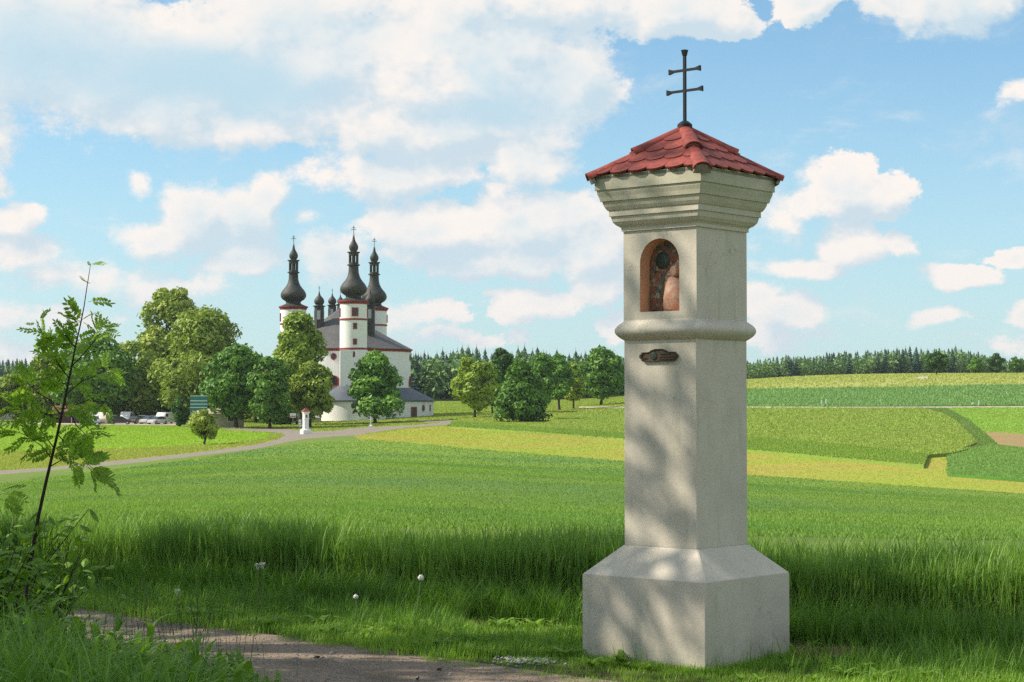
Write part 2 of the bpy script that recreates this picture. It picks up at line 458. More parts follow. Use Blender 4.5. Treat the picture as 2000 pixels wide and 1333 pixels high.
M['meadow'] = fieldmat('meadow', (.20, .34, .028), (.26, .40, .035), (.17, .30, .03), fine=1.6, broad=.06, bump=.4)
M['verge'] = fieldmat('verge', (.26, .30, .06), (.32, .34, .07), (.19, .25, .04), fine=1.6, broad=.08, bump=.4)
M['lawn'] = fieldmat('lawn', (.17, .25, .035), (.23, .30, .045), (.29, .29, .07), fine=1.0, broad=.04, bump=.4)
M['ground'] = fieldmat('ground', (.12, .20, .03), (.17, .25, .04), (.14, .18, .045), fine=2, broad=.02, bump=.5)
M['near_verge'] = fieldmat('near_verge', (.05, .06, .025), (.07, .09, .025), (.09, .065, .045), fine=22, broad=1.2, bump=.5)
M['lane'] = mat('lane', (.27, .235, .19), .9, .15, var=.25, vscale=1.2, bump=.2, bscale=6)
M['chalk'] = mat('chalk', (.50, .44, .33), .9, .1, var=.3, vscale=.6)
M['tilled'] = fieldmat('tilled', (.30, .18, .09), (.40, .26, .14), (.34, .22, .10), fine=1.5, broad=.1, bump=.5, rows=(1.1, .5, .55, (.20, .24, .07)))
# dirt path: gravelly, ruts, grass creeping in
m = bpy.data.materials.new('dirt_path'); m.use_nodes = True
t = NT(m.node_tree); b = m.node_tree.nodes['Principled BSDF']
v = t.n('ShaderNodeTexCoord').outputs['Object']
vo = t.n('ShaderNodeTexVoronoi'); vo.inputs['Scale'].default_value = 42; t.set(vo.inputs[0], v)
f = t.noise(v, 30, 8, .75); br = t.noise(v, 1.6, 5, .6)
c = t.mix(t.ramp(f, .35, .68), (.22, .165, .12), (.43, .345, .255))
c = t.mix(t.ramp(vo.outputs['Distance'], .0, .35, .5, 0), c, (.34, .30, .26))
c = t.mix(t.ramp(br, .42, .68, 0, .75), c, (.16, .13, .095))
t.set(b.inputs['Base Color'], c); b.inputs['Roughness'].default_value = .93; b.inputs['Specular IOR Level'].default_value = .15
bn = t.n('ShaderNodeBump'); bn.inputs['Strength'].default_value = .9; bn.inputs['Distance'].default_value = .03
t.set(bn.inputs['Height'], t.math('ADD', f, t.math('MULTIPLY', br, 1.5))); t.set(b.inputs['Normal'], bn.outputs[0])
M['dirt'] = m

# ------------------------------------------------------------------ land cover
def dense(poly, step=14):
    """poly of (px,py[,h]) or ('w',x,y) -> dense list of world xy"""
    pts = []
    def wp(a, h):
        return P(a[0], a[1], h)
    n = len(poly)
    for i in range(n):
        a, b_ = poly[i], poly[(i + 1) % n]
        if a[0] == 'w' or b_[0] == 'w':
            pa = Vector(a[1:3]) if a[0] == 'w' else P(a[0], a[1], HCUR).xy
            pb = Vector(b_[1:3]) if b_[0] == 'w' else P(b_[0], b_[1], HCUR).xy
            k = 6
            pts += [pa.lerp(pb, j / k) for j in range(k)]
        else:
            L = math.hypot(b_[0] - a[0], (b_[1] - a[1]) * 3)
            k = max(1, int(L / step))
            pts += [P(a[0] + (b_[0] - a[0]) * j / k, a[1] + (b_[1] - a[1]) * j / k, HCUR).xy for j in range(k)]
    return [(p[0], p[1]) for p in pts]
def gw(px, d): x = (px - 1000) / FPX * d; return ('w', x, d)

# (name, material, height, polygon) - first match wins
REG = []
def reg(name, matn, h, poly, step=14):
    global HCUR
    HCUR = h if not callable(h) else .6
    pp = dense(poly, step)
    q = [(math.atan2(x, y), math.log(math.hypot(x, y))) for x, y in pp]
    REG.append((name, matn, h, q))
_CL = np.array([(-30, 34), (-10, 21), (-4.6, 17.4), (-1.9, 16.0), (-.2, 15.0), (1.2, 14.3), (2.3, 13.6), (3.6, 12.9), (6, 11.5), (14, 8)], float)
def wheat_h(x, y): return .30 + .23 * np.clip((y - np.interp(x, _CL[:, 0], _CL[:, 1]) - .6) / 1.6, 0, 1)
# path in front: straight lines in world metres
reg('dirt_path', 'dirt', 0, [('w', -14, 26), ('w', -9.5, 21.4), ('w', -6.2, 18.1), ('w', -4.05, 15.9), ('w', -2.7, 14.5), ('w', -1.1, 13.05), ('w', 0.42, 11.55), ('w', 2.2, 10.2), ('w', 6, 8.6), ('w', 14, 6), ('w', 14, 4.2), ('w', 5, 6.6), ('w', 1.2, 8.5), ('w', -.75, 10.1), ('w', -1.75, 11.3), ('w', -3.6, 13.4), ('w', -5.2, 15.0), ('w', -7.6, 17.0), ('w', -11, 20.2), ('w', -15.6, 24.6)])
# base line of the crop
CROP = [('w', -30, 34), ('w', -10, 21), ('w', -4.6, 17.4), ('w', -1.9, 16.0), ('w', -.2, 15.0), ('w', 1.2, 14.3), ('w', 2.3, 13.6), ('w', 3.6, 12.9), ('w', 6, 11.5), ('w', 14, 8)]
reg('wheat_field', 'wheat_top', wheat_h, CROP + [('w', 60, 40), ('w', 80, 95), (2120, 972), (2000, 962), (1700, 942), (1460, 926), (1210, 899), (1050, 886), (900, 874), (800, 864), (720, 858), (640, 862), (540, 872), (400, 893), (230, 915), (20, 940), (-200, 962), ('w', -80, 100)])
reg('vegetable_bed', 'tilled', 0, [(1925, 843), (1962, 846), (2060, 852), (2060, 878), (2000, 874), (1948, 869)])
reg('green_field', 'wheat_dark', .18, [(1850, 926), (1850, 890), (1880, 882), (1935, 868), (2000, 875), (2120, 880), (2120, 945), (2000, 937)])
reg('barley_strip', 'barley_strip', .30, [(875, 833), (885, 824), (930, 828), (1050, 836), (1215, 846), (1462, 855), (1600, 865), (1760, 880), (1812, 888), (1804, 908), (1640, 894), (1462, 878), (1215, 857), (1050, 844)])
reg('field_lane', 'chalk', 0, [(1130, 797.5), (1130, 794.5), (1462, 795), (1600, 795), (1800, 794.3), (2120, 793), (2120, 795.5), (1800, 796.5), (1600, 797.5), (1462, 797.5)])
reg('green_strip', 'wheat_dark', .1, [(1800, 798), (1850, 799), (1890, 820), (1925, 848), (1946, 868), (1935, 868), (1880, 882), (1870, 884), (1908, 868), (1895, 850), (1870, 826), (1840, 808)])
reg('barley_field', 'barley', .30, [(1215, 846), (1160, 842), (1050, 836), (1080, 822), (1130, 806), (1215, 799), (1462, 798), (1800, 798), (1840, 808), (1870, 826), (1895, 850), (1908, 868), (1870, 884), (1812, 888), (1760, 880), (1600, 865), (1462, 855)])
reg('bright_field', 'bright', 0, [(1800, 797), (2120, 795.5), (2120, 880), (2000, 875), (1935, 868), (1880, 820), (1840, 800)])
reg('mown_field', 'mown', 0, [(690, 852), (745, 845), (800, 838), (870, 832), (875, 834), (1050, 844), (1215, 858), (1462, 878), (1640, 894), (1804, 909), (1812, 889), (1850, 889), (1850, 927), (2000, 938), (2120, 945), (2120, 985), (2000, 975), (1700, 955), (1460, 939), (1210, 912), (900, 886), (720, 868)])
reg('hill_track', 'chalk', 0, [(1785, 739.5), (1795, 736.5), (1815, 736), (1812, 739), (1800, 741)])
reg('far_field', 'wheat_far', .12, [(1290, 797), (1300, 762), (1462, 761), (1700, 758), (2000, 752), (2120, 749), (2120, 793), (1800, 794.3), (1462, 795)])
reg('hill_field', 'hill', 0, [gw(1240, 400), (1300, 764), (1462, 762), (1700, 759), (2000, 753), (2120, 750), gw(2200, 900), gw(1900, 900), gw(1500, 900), gw(1240, 800)])
reg('lane', 'lane', 0, [(-200, 935), (0, 920), (100, 913), (230, 900), (330, 890), (420, 880), (500, 869), (545, 858), (558, 850), (545, 846), (480, 842), (440, 841), (440, 838), (560, 838), (600, 844), (650, 842), (700, 836), (760, 833), (820, 830), (862, 826), (890, 822), (900, 824), (872, 831), (800, 836), (745, 843), (700, 850), (650, 853), (600, 857), (560, 864), (500, 877), (400, 889), (230, 908), (100, 919), (0, 927), (-200, 945)], 8)
reg('chapel_drive', 'lane', 0, [(815, 822), (880, 820), (890, 824), (830, 826)], 8)
reg('car_park', 'chalk', 0, [gw(60, 370), gw(60, 333), gw(350, 333), gw(350, 372)])
reg('meadow', 'meadow', 0, [(-200, 836), (0, 832), (200, 832), (340, 834), (440, 841), (480, 843), (530, 847), (520, 858), (430, 868), (300, 874), (0, 882), (-200, 890)])
reg('lane_verge', 'verge', 0, [(-200, 890), (0, 882), (300, 874), (430, 868), (520, 858), (545, 846), (545, 858), (500, 869), (330, 891), (0, 922), (-200, 940)])
reg('chapel_lawn', 'lawn', 0, [gw(430, 300), gw(600, 250), gw(760, 252), gw(900, 250), gw(1100, 300), gw(1290, 320), gw(1290, 520), gw(800, 520), gw(430, 450)])
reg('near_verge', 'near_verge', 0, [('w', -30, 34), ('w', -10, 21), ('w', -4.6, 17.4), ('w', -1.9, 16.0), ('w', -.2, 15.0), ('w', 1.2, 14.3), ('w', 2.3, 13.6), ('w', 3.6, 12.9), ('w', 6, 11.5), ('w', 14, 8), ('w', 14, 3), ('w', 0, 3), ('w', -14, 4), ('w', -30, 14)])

LANDF = {}
def build_land():
    th_f = np.radians(np.arange(-24, 24.01, .4))
    th_c = np.radians(np.r_[np.arange(-180, -24, 6.0), np.arange(30, 180.01, 6.0)])
    lr = np.arange(math.log(1.5), math.log(6500), .055)
    pts = [(a, l) for a in th_f for l in lr] + [(a, l) for a in th_c for l in lr]
    S = 4.0
    verts = [Vector((a * S, l)) for a, l in pts]
    base = len(verts)
    edges = []
    for name, mn, h, q in REG:
        n0 = len(verts)
        verts += [Vector((a * S, l)) for a, l in q]
        edges += [(n0 + i, n0 + (i + 1) % len(q)) for i in range(len(q))]
    res = delaunay_2d_cdt(verts, edges, [], 0, 1e-5)
    V = np.array([(v.x / S, v.y) for v in res[0]])
    F = np.array([f for f in res[2] if len(f) == 3], dtype=np.int64)
    C = V[F].mean(axis=1)
    own = np.full(len(F), -1)
    for ri, (name, mn, h, q) in enumerate(REG):
        todo = np.nonzero(own < 0)[0]
        x, y = C[todo, 0], C[todo, 1]
        inside = np.zeros(len(todo), bool)
        qq = np.array(q)
        j = len(qq) - 1
        for i in range(len(qq)):
            xi, yi, xj, yj = qq[i, 0], qq[i, 1], qq[j, 0], qq[j, 1]
            if yi != yj:
                cond = ((yi > y) != (yj > y)) & (x < (xj - xi) * (y - yi) / (yj - yi) + xi)
                inside ^= cond
            j = i
        own[todo[inside]] = ri
    R = np.exp(V[:, 1])
    X, Y = R * np.sin(V[:, 0]), R * np.cos(V[:, 0])
    Z = terr_polar(V[:, 0], R)
    for ri in range(-1, len(REG)):
        name, mn, h = ('ground', 'ground', 0) if ri < 0 else REG[ri][:3]
        f = F[own == ri]
        if not len(f): continue
        used, inv = np.unique(f, return_inverse=True)
        f2 = inv.reshape(f.shape)
        hh = h(X[used], Y[used]) if callable(h) else np.full(len(used), float(h))
        vv = np.c_[X[used], Y[used], Z[used] + hh]
        ff = [tuple(a) for a in f2]
        LANDF[name] = (vv.copy(), f2.copy())
        if np.max(hh) > 0:
            e = {}
            for a in f2:
                for i in range(3):
                    k = (a[i], a[(i + 1) % 3])
                    e[tuple(sorted(k))] = e.get(tuple(sorted(k)), 0) + 1
            be = [k for k, c in e.items() if c == 1]
            nb = len(vv)
            vv = np.vstack([vv, vv - np.c_[np.zeros(nb), np.zeros(nb), hh + .05]])
            ff += [(a, b_, b_ + nb, a + nb) for a, b_ in be]
        me = bpy.data.meshes.new(name)
        me.from_pydata([tuple(v) for v in vv], [], ff)
        me.materials.append(M[mn])
        bm_ = bmesh.new(); bm_.from_mesh(me)
        bmesh.ops.recalc_face_normals(bm_, faces=bm_.faces)
        if sum(fc.normal.z * fc.calc_area() for fc in bm_.faces) < 0:
            bmesh.ops.reverse_faces(bm_, faces=bm_.faces)
        loose = [v for v in bm_.verts if not v.link_faces]
        bmesh.ops.delete(bm_, geom=loose, context='VERTS')
        bm_.to_mesh(me); bm_.free()
        if np.max(hh) <= 0: me.polygons.foreach_set('use_smooth', [True] * len(me.polygons))
        o = link(name, me)
        o['kind'] = 'structure'
build_land()
cap = MB(); cap.lathe([(1.52, 0.0), (.02, 0.0)], 48, cap=False)
props(cap.build('trodden_ground', M['ground']), kind='structure')
# ------------------------------------------------------------------ wayside pillar in front
def plaster(name, c, stain, var=.12):
    m = bpy.data.materials.new(name); m.use_nodes = True
    t = NT(m.node_tree); b = m.node_tree.nodes['Principled BSDF']
    v = t.n('ShaderNodeTexCoord').outputs['Object']
    k = t.noise(v, 3.0, 7, .65)
    cc = t.mix(t.ramp(k, .35, .7, 0, 1), tuple(c), tuple(x * (1 - var) for x in c))
    s = t.n('ShaderNodeSeparateXYZ'); t.set(s.inputs[0], v)
    streak = t.noise(t.vmath('MULTIPLY', v, (9, 9, 1.0)), 1.6, 5, .6)
    cc = t.mix(t.ramp(streak, .52, .76, 0, .5), cc, tuple(stain))
    speck = t.noise(v, 60, 3, .7)
    cc = t.mix(t.ramp(speck, .74, .84, 0, .2), cc, (.25, .24, .2))
    # splashed soil close to the ground, olive tint rising over the cornice: both stay where they are
    cc = t.mix(t.math('MULTIPLY', t.ramp(s.outputs[2], .02, .30, 1, 0), t.ramp(k, .3, .7, .1, .55)), cc, (.27, .245, .18))
    cc = t.mix(t.math('MULTIPLY', t.ramp(s.outputs[2], 2.84, 3.10), t.ramp(k, .25, .65, .15, .6)), cc, tuple(stain))
    # hairline cracks
    cw = t.vmath('ADD', v, t.vmath('SCALE', t.noise(v, 6, 4, .6, col=True), .25))
    vc = t.n('ShaderNodeTexVoronoi', feature='DISTANCE_TO_EDGE'); vc.inputs['Scale'].default_value = 1.7; t.set(vc.inputs[0], cw)
    cc = t.mix(t.math('MULTIPLY', t.ramp(vc.outputs['Distance'], .0, .006, 1, 0), t.ramp(t.noise(v, 1.3, 2, .5), .52, .6, 0, .5)), cc, (.16, .15, .12))
    t.set(b.inputs['Base Color'], cc)
    b.inputs['Roughness'].default_value = .85; b.inputs['Specular IOR Level'].default_value = .2
    bn = t.n('ShaderNodeBump'); bn.inputs['Strength'].default_value = .4; bn.inputs['Distance'].default_value = .003
    t.set(bn.inputs['Height'], t.math('ADD', t.noise(v, 170, 3, .6), t.math('MULTIPLY', t.noise(v, 11, 4, .6), 3.5)))
    t.set(b.inputs['Normal'], bn.outputs[0])
    return m
M['plaster'] = plaster('pillar_plaster', (.60, .55, .455), (.39, .39, .26))
M['niche'] = mat('niche_plaster', (.68, .38, .23), .85, .15, var=.2, vscale=9, bump=.3, bscale=90, dist=.003)
def tilemat():
    m = bpy.data.materials.new('roof_tile_red'); m.use_nodes = True
    t = NT(m.node_tree); b = m.node_tree.nodes['Principled BSDF']
    v = t.n('ShaderNodeTexCoord').outputs['Object']; oi = t.n('ShaderNodeObjectInfo').outputs['Random']
    c = t.mix(oi, (.22, .036, .028), (.35, .070, .052))
    c = t.mix(t.ramp(t.noise(v, 26, 6, .65), .38, .66, 0, .75), c, (.11, .045, .038))
    t.set(b.inputs['Base Color'], c); b.inputs['Roughness'].default_value = .6; b.inputs['Specular IOR Level'].default_value = .25
    bn = t.n('ShaderNodeBump'); bn.inputs['Strength'].default_value = .4; bn.inputs['Distance'].default_value = .003
    t.set(bn.inputs['Height'], t.noise(v, 90, 4, .6)); t.set(b.inputs['Normal'], bn.outputs[0])
    return m
M['tile'] = tilemat()
M['mortar'] = mat('roof_mortar', (.30, .27, .22), .95, .1, var=.3, vscale=30, bump=.6, bscale=120, dist=.004)
M['iron'] = mat('black_iron', (.008, .011, .016), .55, .3, bump=.25, bscale=140, dist=.002)
M['bronze'] = mat('bronze_plate', (.17, .115, .075), .45, .5, metal=.35, var=.45, vscale=60, bump=.3, bscale=160, dist=.002)
M['verdigris'] = mat('dark_green_relief', (.05, .07, .05), .5, .4, var=.4, vscale=60)

PROT = math.radians(49.6)
PC = Vector((1.17, 12.42, 0))
pillar = thing('wayside_shrine', 'tall cream plastered wayside pillar with red tiled roof standing in the grass right of centre', 'shrine', PC, PROT)
PL = M['plaster']
b_ = MB(); b_.square([(.499, -.15), (.499, .566)], .008); b_.build('plinth', PL, pillar)
b_ = MB(); b_.square([(.497, .566), (.493, .572), (.302, .757)], .008); b_.build('sloping_shoulder', PL, pillar)
b_ = MB(); b_.square([(.297, .750), (.297, 2.14)], .007); b_.build('shaft', PL, pillar)
b_ = MB()
pr = [(.299, 2.125)] + [(.300 + .05 * math.sin(PI * k / 12) ** .8, 2.128 + .128 * k / 12) for k in range(1, 12)] + [(.299, 2.262)]
b_.square(pr, .02, capb=True, capt=True); b_.build('ring_moulding', PL, pillar, smooth=50)
# upper shaft with an arched niche in its local -X face
NB, NT_, NW = 2.315, 2.80, .160
arch = [(-NW, NB), (-NW, NT_ - NW)] + [(-NW * math.cos(PI * k / 16), NT_ - NW + NW * math.sin(PI * k / 16)) for k in range(1, 16)] + [(NW, NT_ - NW), (NW, NB)]
H = .297; Z0, Z1 = 2.25, 2.87; ND = .105
b_ = MB()
outer = [(-H, Z0), (H, Z0), (H, Z1), (-H, Z1)]
tri = tessellate_polygon([[Vector((a, c, 0)) for a, c in outer], [Vector((a, c, 0)) for a, c in arch[::-1]]])
allp = outer + arch[::-1]
b_.add([(-H, a, c) for a, c in allp], [tuple(t_) for t_ in tri])
b_.add([(H, -H, Z0), (H, H, Z0), (H, H, Z1), (H, -H, Z1)], [(0, 1, 2, 3)])
b_.add([(-H, -H, Z0), (H, -H, Z0), (H, -H, Z1), (-H, -H, Z1)], [(0, 1, 2, 3)])
b_.add([(H, H, Z0), (-H, H, Z0), (-H, H, Z1), (H, H, Z1)], [(0, 1, 2, 3)])
b_.build('niche_block', PL, pillar)
b_ = MB(); n = len(arch)
b_.add([(-H + .001, a, c) for a, c in arch] + [(-H + ND, a * .97, NB + (c - NB) * .985) for a, c in arch], [(i, (i + 1) % n, n + (i + 1) % n, n + i) for i in range(n)])
niche = b_.build('niche', M['niche'], pillar)
# painted relief at the back of the niche: coloured stone chips with a raised robed figure
m = bpy.data.materials.new('painted_relief'); m.use_nodes = True
t = NT(m.node_tree); b = m.node_tree.nodes['Principled BSDF']; v = t.n('ShaderNodeTexCoord').outputs['Object']
vo = t.n('ShaderNodeTexVoronoi'); vo.inputs['Scale'].default_value = 42; t.set(vo.inputs[0], v)
s3 = t.n('ShaderNodeSeparateColor'); t.set(s3.inputs[0], vo.outputs['Color'])
c = t.mix(s3.outputs[0], (.06, .035, .02), (.13, .14, .10))
c = t.mix(t.ramp(t.noise(v, 22, 4, .7), .45, .62), c, (.30, .075, .04))
c = t.mix(t.ramp(s3.outputs[1], .7, .9, 0, .8), c, (.30, .26, .17))
t.set(b.inputs['Base Color'], c); b.inputs['Roughness'].default_value = .7
bn = t.n('ShaderNodeBump'); bn.inputs['Strength'].default_value = .8; bn.inputs['Distance'].default_value = .006
t.set(bn.inputs['Height'], vo.outputs['Distance']); t.set(b.inputs['Normal'], bn.outputs[0])
M['relief'] = m
M['relief_light'] = mat('painted_robe', (.52, .24, .15), .75, .2, var=.6, vscale=34, bump=.5, bscale=60, dist=.006, col2=(.55, .42, .32))
b_ = MB(); b_.add([(-H + ND - .004, a * .97, NB + (c - NB) * .985) for a, c in arch], [tuple(range(n))])
picture = b_.build('relief_picture', M['relief'], pillar)
def blob_relief(name, pts, depth, mt):
    b = MB(); k = len(pts)
    cy = sum(p[0] for p in pts) / k; cz = sum(p[1] for p in pts) / k
    x0 = -H + ND - .004
    vs = [(x0, y, z) for y, z in pts] + [(x0 - depth * .8, cy + (y - cy) * .8, cz + (z - cz) * .85) for y, z in pts] + [(x0 - depth, cy, cz)]
    b.add(vs, [(i, (i + 1) % k, k + (i + 1) % k, k + i) for i in range(k)] + [(k + i, k + (i + 1) % k, 2 * k) for i in range(k)])
    return b.build(name, mt, picture, smooth=60)
def oval(cy, cz, ry, rz_, k=14): return [(cy + ry * math.cos(2 * PI * i / k), cz + rz_ * math.sin(2 * PI * i / k)) for i in range(k)]
blob_relief('robed_figure', [(-.125, 2.32), (.035, 2.32), (.038, 2.40), (.02, 2.48), (-.010, 2.545), (-.05, 2.56), (-.10, 2.52), (-.13, 2.45)], .035, M['relief_light'])
blob_relief('figure_head', oval(-.055, 2.585, .03, .038), .032, M['relief_light'])
blob_relief('kneeling_figure', [(.05, 2.32), (.14, 2.32), (.142, 2.40), (.11, 2.46), (.08, 2.47), (.05, 2.41)], .025, M['relief'])
blob_relief('halo_disc', oval(.045, 2.66, .06, .06), .012, M['verdigris'])
# cornice
prof = [(0, 2.862), (.014, 2.862), (.014, 2.885), (.022, 2.893), (.038, 2.903), (.056, 2.925), (.063, 2.952), (.063, 2.962), (.074, 2.962), (.074, 3.0),
        (.082, 3.004), (.094, 3.024), (.104, 3.05), (.104, 3.062), (.115, 3.062), (.121, 3.09), (.131, 3.118), (.131, 3.135), (.142, 3.137), (.142, 3.235)]
b_ = MB(); b_.square([(H + o, z) for o, z in prof], .008, capb=True, capt=True); b_.build('cornice', PL, pillar)
# roof: mortar core, beaver-tail tiles in courses, hip tiles
RH, RZ0, RZ1 = .455, 3.225, 3.565
b_ = MB(); b_.square([(RH - .02, RZ0 - .03), (RH - .012, RZ0), (.012, RZ1 - .01)], .004, capb=True, capt=True)
roof = b_.build('roof', M['mortar'], pillar)
sl = math.atan2(RZ1 - RZ0, RH); slope_len = math.hypot(RZ1 - RZ0, RH)
def tile_mesh(w, L, th=.012):
    b = MB(); seg = 7
    out = [(-w / 2, L), (-w / 2, .04)] + [(-w / 2 * math.cos(PI * k / seg), .04 - .04 * math.sin(PI * k / seg)) for k in range(1, seg)] + [(w / 2, .04), (w / 2, L)]
    b.prism(out, 0, th, ax='xy')
    return b.mesh('tile', M['tile'])
TW, TL, COURSE = .150, .195, .126
tm = tile_mesh(TW - .003, TL)
Rd = random.Random(3)
for side in range(4):
    R4 = Matrix.Rotation(side * PI / 2, 4, 'Z')
    # local frame of the slope: x along the eave, y up the slope
    base = R4 @ Matrix.Translation((0, -RH - .006, RZ0 - .006)) @ Matrix.Rotation(sl, 4, 'X')
    for cidx in range(4):
        y0 = cidx * COURSE
        half = (RH + .018) * (1 - (y0 + .02) / (slope_len + .03))
        if half < .03: break
        off = 0 if cidx % 2 else TW / 2
        k = int(half / TW) + 1
        for i in range(-k, k + 1):
            x = i * TW + off
            if abs(x) > half + TW / 2: continue
            tiltm = Matrix.Translation((x + Rd.uniform(-.002, .002), y0, .006 + .010)) @ Matrix.Rotation(-.060 + Rd.uniform(-.006, .006), 4, 'X') @ Matrix.Rotation(Rd.uniform(-.02, .02), 4, 'Z')
            me_ = tm
            if abs(x) + TW / 2 > half - .10:          # cut along the hip
                inv = (R4.inverted() @ base @ tiltm)
                bm_ = bmesh.new(); bm_.from_mesh(tm); bm_.transform(inv)
                for sg in (-1, 1):
                    bmesh.ops.bisect_plane(bm_, geom=bm_.verts[:] + bm_.edges[:] + bm_.faces[:], plane_co=(0, 0, 0), plane_no=(sg, 1, 0), clear_outer=True)
                if len(bm_.faces) < 3: bm_.free(); continue
                bm_.transform(inv.inverted())
                me_ = bpy.data.meshes.new('tile'); bm_.to_mesh(me_); bm_.free(); me_.materials.append(M['tile'])
            o = link('tile', me_, roof)
            o.matrix_local = base @ tiltm
# hip tiles: half round, flaring towards the lower end, two to a hip
def hip_mesh(L):
    b = MB(); seg = 10; rows = 6
    outer_, inner_ = [], []
    for j in range(rows + 1):
        f = j / rows
        r_ = .060 - .014 * f + (.004 * max(0, .12 - f) / .12)
        for k in range(seg + 1):
            a = PI * k / seg
            outer_.append((r_ * math.cos(a), f * L, r_ * .80 * math.sin(a)))
            inner_.append(((r_ - .012) * math.cos(a), f * L, (r_ - .012) * .80 * math.sin(a)))
    n = seg + 1; no = len(outer_)
    fs = []
    for j in range(rows):
        for k in range(seg):
            a = j * n + k
            fs.append((a, a + 1, a + n + 1, a + n)); fs.append((no + a, no + a + n, no + a + n + 1, no + a + 1))
    for k in range(seg):
        fs.append((k, no + k, no + k + 1, k + 1)); e = rows * n + k
        fs.append((e, e + 1, no + e + 1, no + e))
    for j in range(rows):
        for k in (0, seg):
            a = j * n + k; fs.append((a, a + n, no + a + n, no + a))
    b.add(outer_ + inner_, fs)
    return b.mesh('hip_tile', M['tile'], smooth=50)
hipL = math.hypot(RH * math.sqrt(2), RZ1 - RZ0); hsl = math.atan2(RZ1 - RZ0, RH * math.sqrt(2))
hm = hip_mesh(hipL * .58)
for side in range(4):
    R4 = Matrix.Rotation(side * PI / 2 + PI / 4, 4, 'Z')
    base = R4 @ Matrix.Translation((0, -(RH + .008) * math.sqrt(2), RZ0 - .022)) @ Matrix.Rotation(hsl, 4, 'X')
    for k, (y0, lift) in enumerate(((0, .004), (hipL * .49, .014))):
        o = link('hip_tile', hm, roof); o.matrix_local = base @ Matrix.Translation((0, y0, lift)) @ Matrix.Rotation(-.025, 4, 'X')
        b2 = MB(); b2.prism([(.050 * math.cos(PI * q / 8), .036 * math.sin(PI * q / 8)) for q in range(9)] + [(-.06, -.03), (.06, -.03)], 0, .02)
        mo = b2.build('mortar_bed', M['mortar'], roof); mo.matrix_local = base @ Matrix.Translation((0, y0 + .012, lift - .004))
b_ = MB(); b_.lathe([(.052, RZ1 + .0), (.050, RZ1 + .028), (.030, RZ1 + .045), (.012, RZ1 + .055)], 14); b_.build('apex_cap', M['iron'], roof, smooth=True)
# patriarchal cross of iron
cross = link('iron_cross', None, pillar, (0, 0, 0))
b_ = MB(); b_.box(-.009, .009, -.009, .009, RZ1, 4.085)
b_.add([(-.011, -.011, 4.06), (.011, -.011, 4.06), (.011, .011, 4.06), (-.011, .011, 4.06), (-.018, -.018, 4.10), (.018, -.018, 4.10), (.018, .018, 4.10), (-.018, .018, 4.10)], [(0, 1, 5, 4), (1, 2, 6, 5), (2, 3, 7, 6), (3, 0, 4, 7), (4, 5, 6, 7)])
b_.build('upright', M['iron'], cross)
for zc, hw in ((3.962, .128), (3.822, .146)):
    b_ = MB()
    ys = [-hw, -hw + .012, -hw + .04, hw - .04, hw - .012, hw]; ws = [.019, .015, .008, .008, .015, .019]
    vs = [(sx * min(w, .0105), y, zc + sz * w) for y, w in zip(ys, ws) for sx, sz in ((-1, -1), (1, -1), (1, 1), (-1, 1))]
    b_.add(vs, [(i * 4 + k, i * 4 + (k + 1) % 4, i * 4 + 4 + (k + 1) % 4, i * 4 + 4 + k) for i in range(5) for k in range(4)] + [(0, 1, 2, 3), (20, 23, 22, 21)])
    b_.build('crossbar', M['iron'], cross)
# small name plate under the moulding
plaque = None
def plq(s, z=2.018):
    pts = [(-.150, -.030), (-.150, -.022), (-.168, -.010), (-.168, .008), (-.150, .020), (-.150, .028), (-.085, .030), (-.060, .044), (-.030, .052), (.030, .052), (.060, .044), (.085, .030), (.150, .028), (.150, .020), (.168, .008), (.168, -.010), (.150, -.022), (.150, -.030), (.135, -.038), (-.135, -.038)]
    return [(a * s, z + c * s) for a, c in pts]
b_ = MB(); b_.prism(plq(.90), -H - .012, -H + .004, ax='yz'); plaque = b_.build('name_plate', M['bronze'], pillar)
M['bronze_dark'] = mat('bronze_rim', (.07, .045, .03), .4, .5, metal=.4)
b_ = MB(); o_, i_ = plq(.92), plq(.80); n = len(o_)
x0, x1 = -H - .012, -H - .019
b_.add([(x0, *p) for p in o_] + [(x1, *p) for p in o_] + [(x1, *p) for p in i_] + [(x0, *p) for p in i_], [(r_ * n + k, r_ * n + (k + 1) % n, (r_ + 1) * n + (k + 1) % n, (r_ + 1) * n + k) for r_ in range(3) for k in range(n)])
b_.build('rim', M['bronze_dark'], plaque)
b_ = MB(); b_.lathe([(.030, 0), (.026, .006), (.010, .009), (.001, .009)], 12); o = b_.build('emblem', M['verdigris'], plaque, smooth=True)
o.matrix_local = Matrix.Translation((-H - .012, .040, 2.022)) @ Matrix.Rotation(-PI / 2, 4, 'Y')
b_ = MB()
for zz, y0_, y1_ in ((2.030, -.10, -.015), (2.012, -.125, -.005), (1.996, -.11, -.01), (2.004, .085, .125)):
    b_.box(-H - .0155, -H - .011, y0_, y1_, zz - .003, zz + .003)
b_.build('raised_line', M['bronze_dark'], plaque)

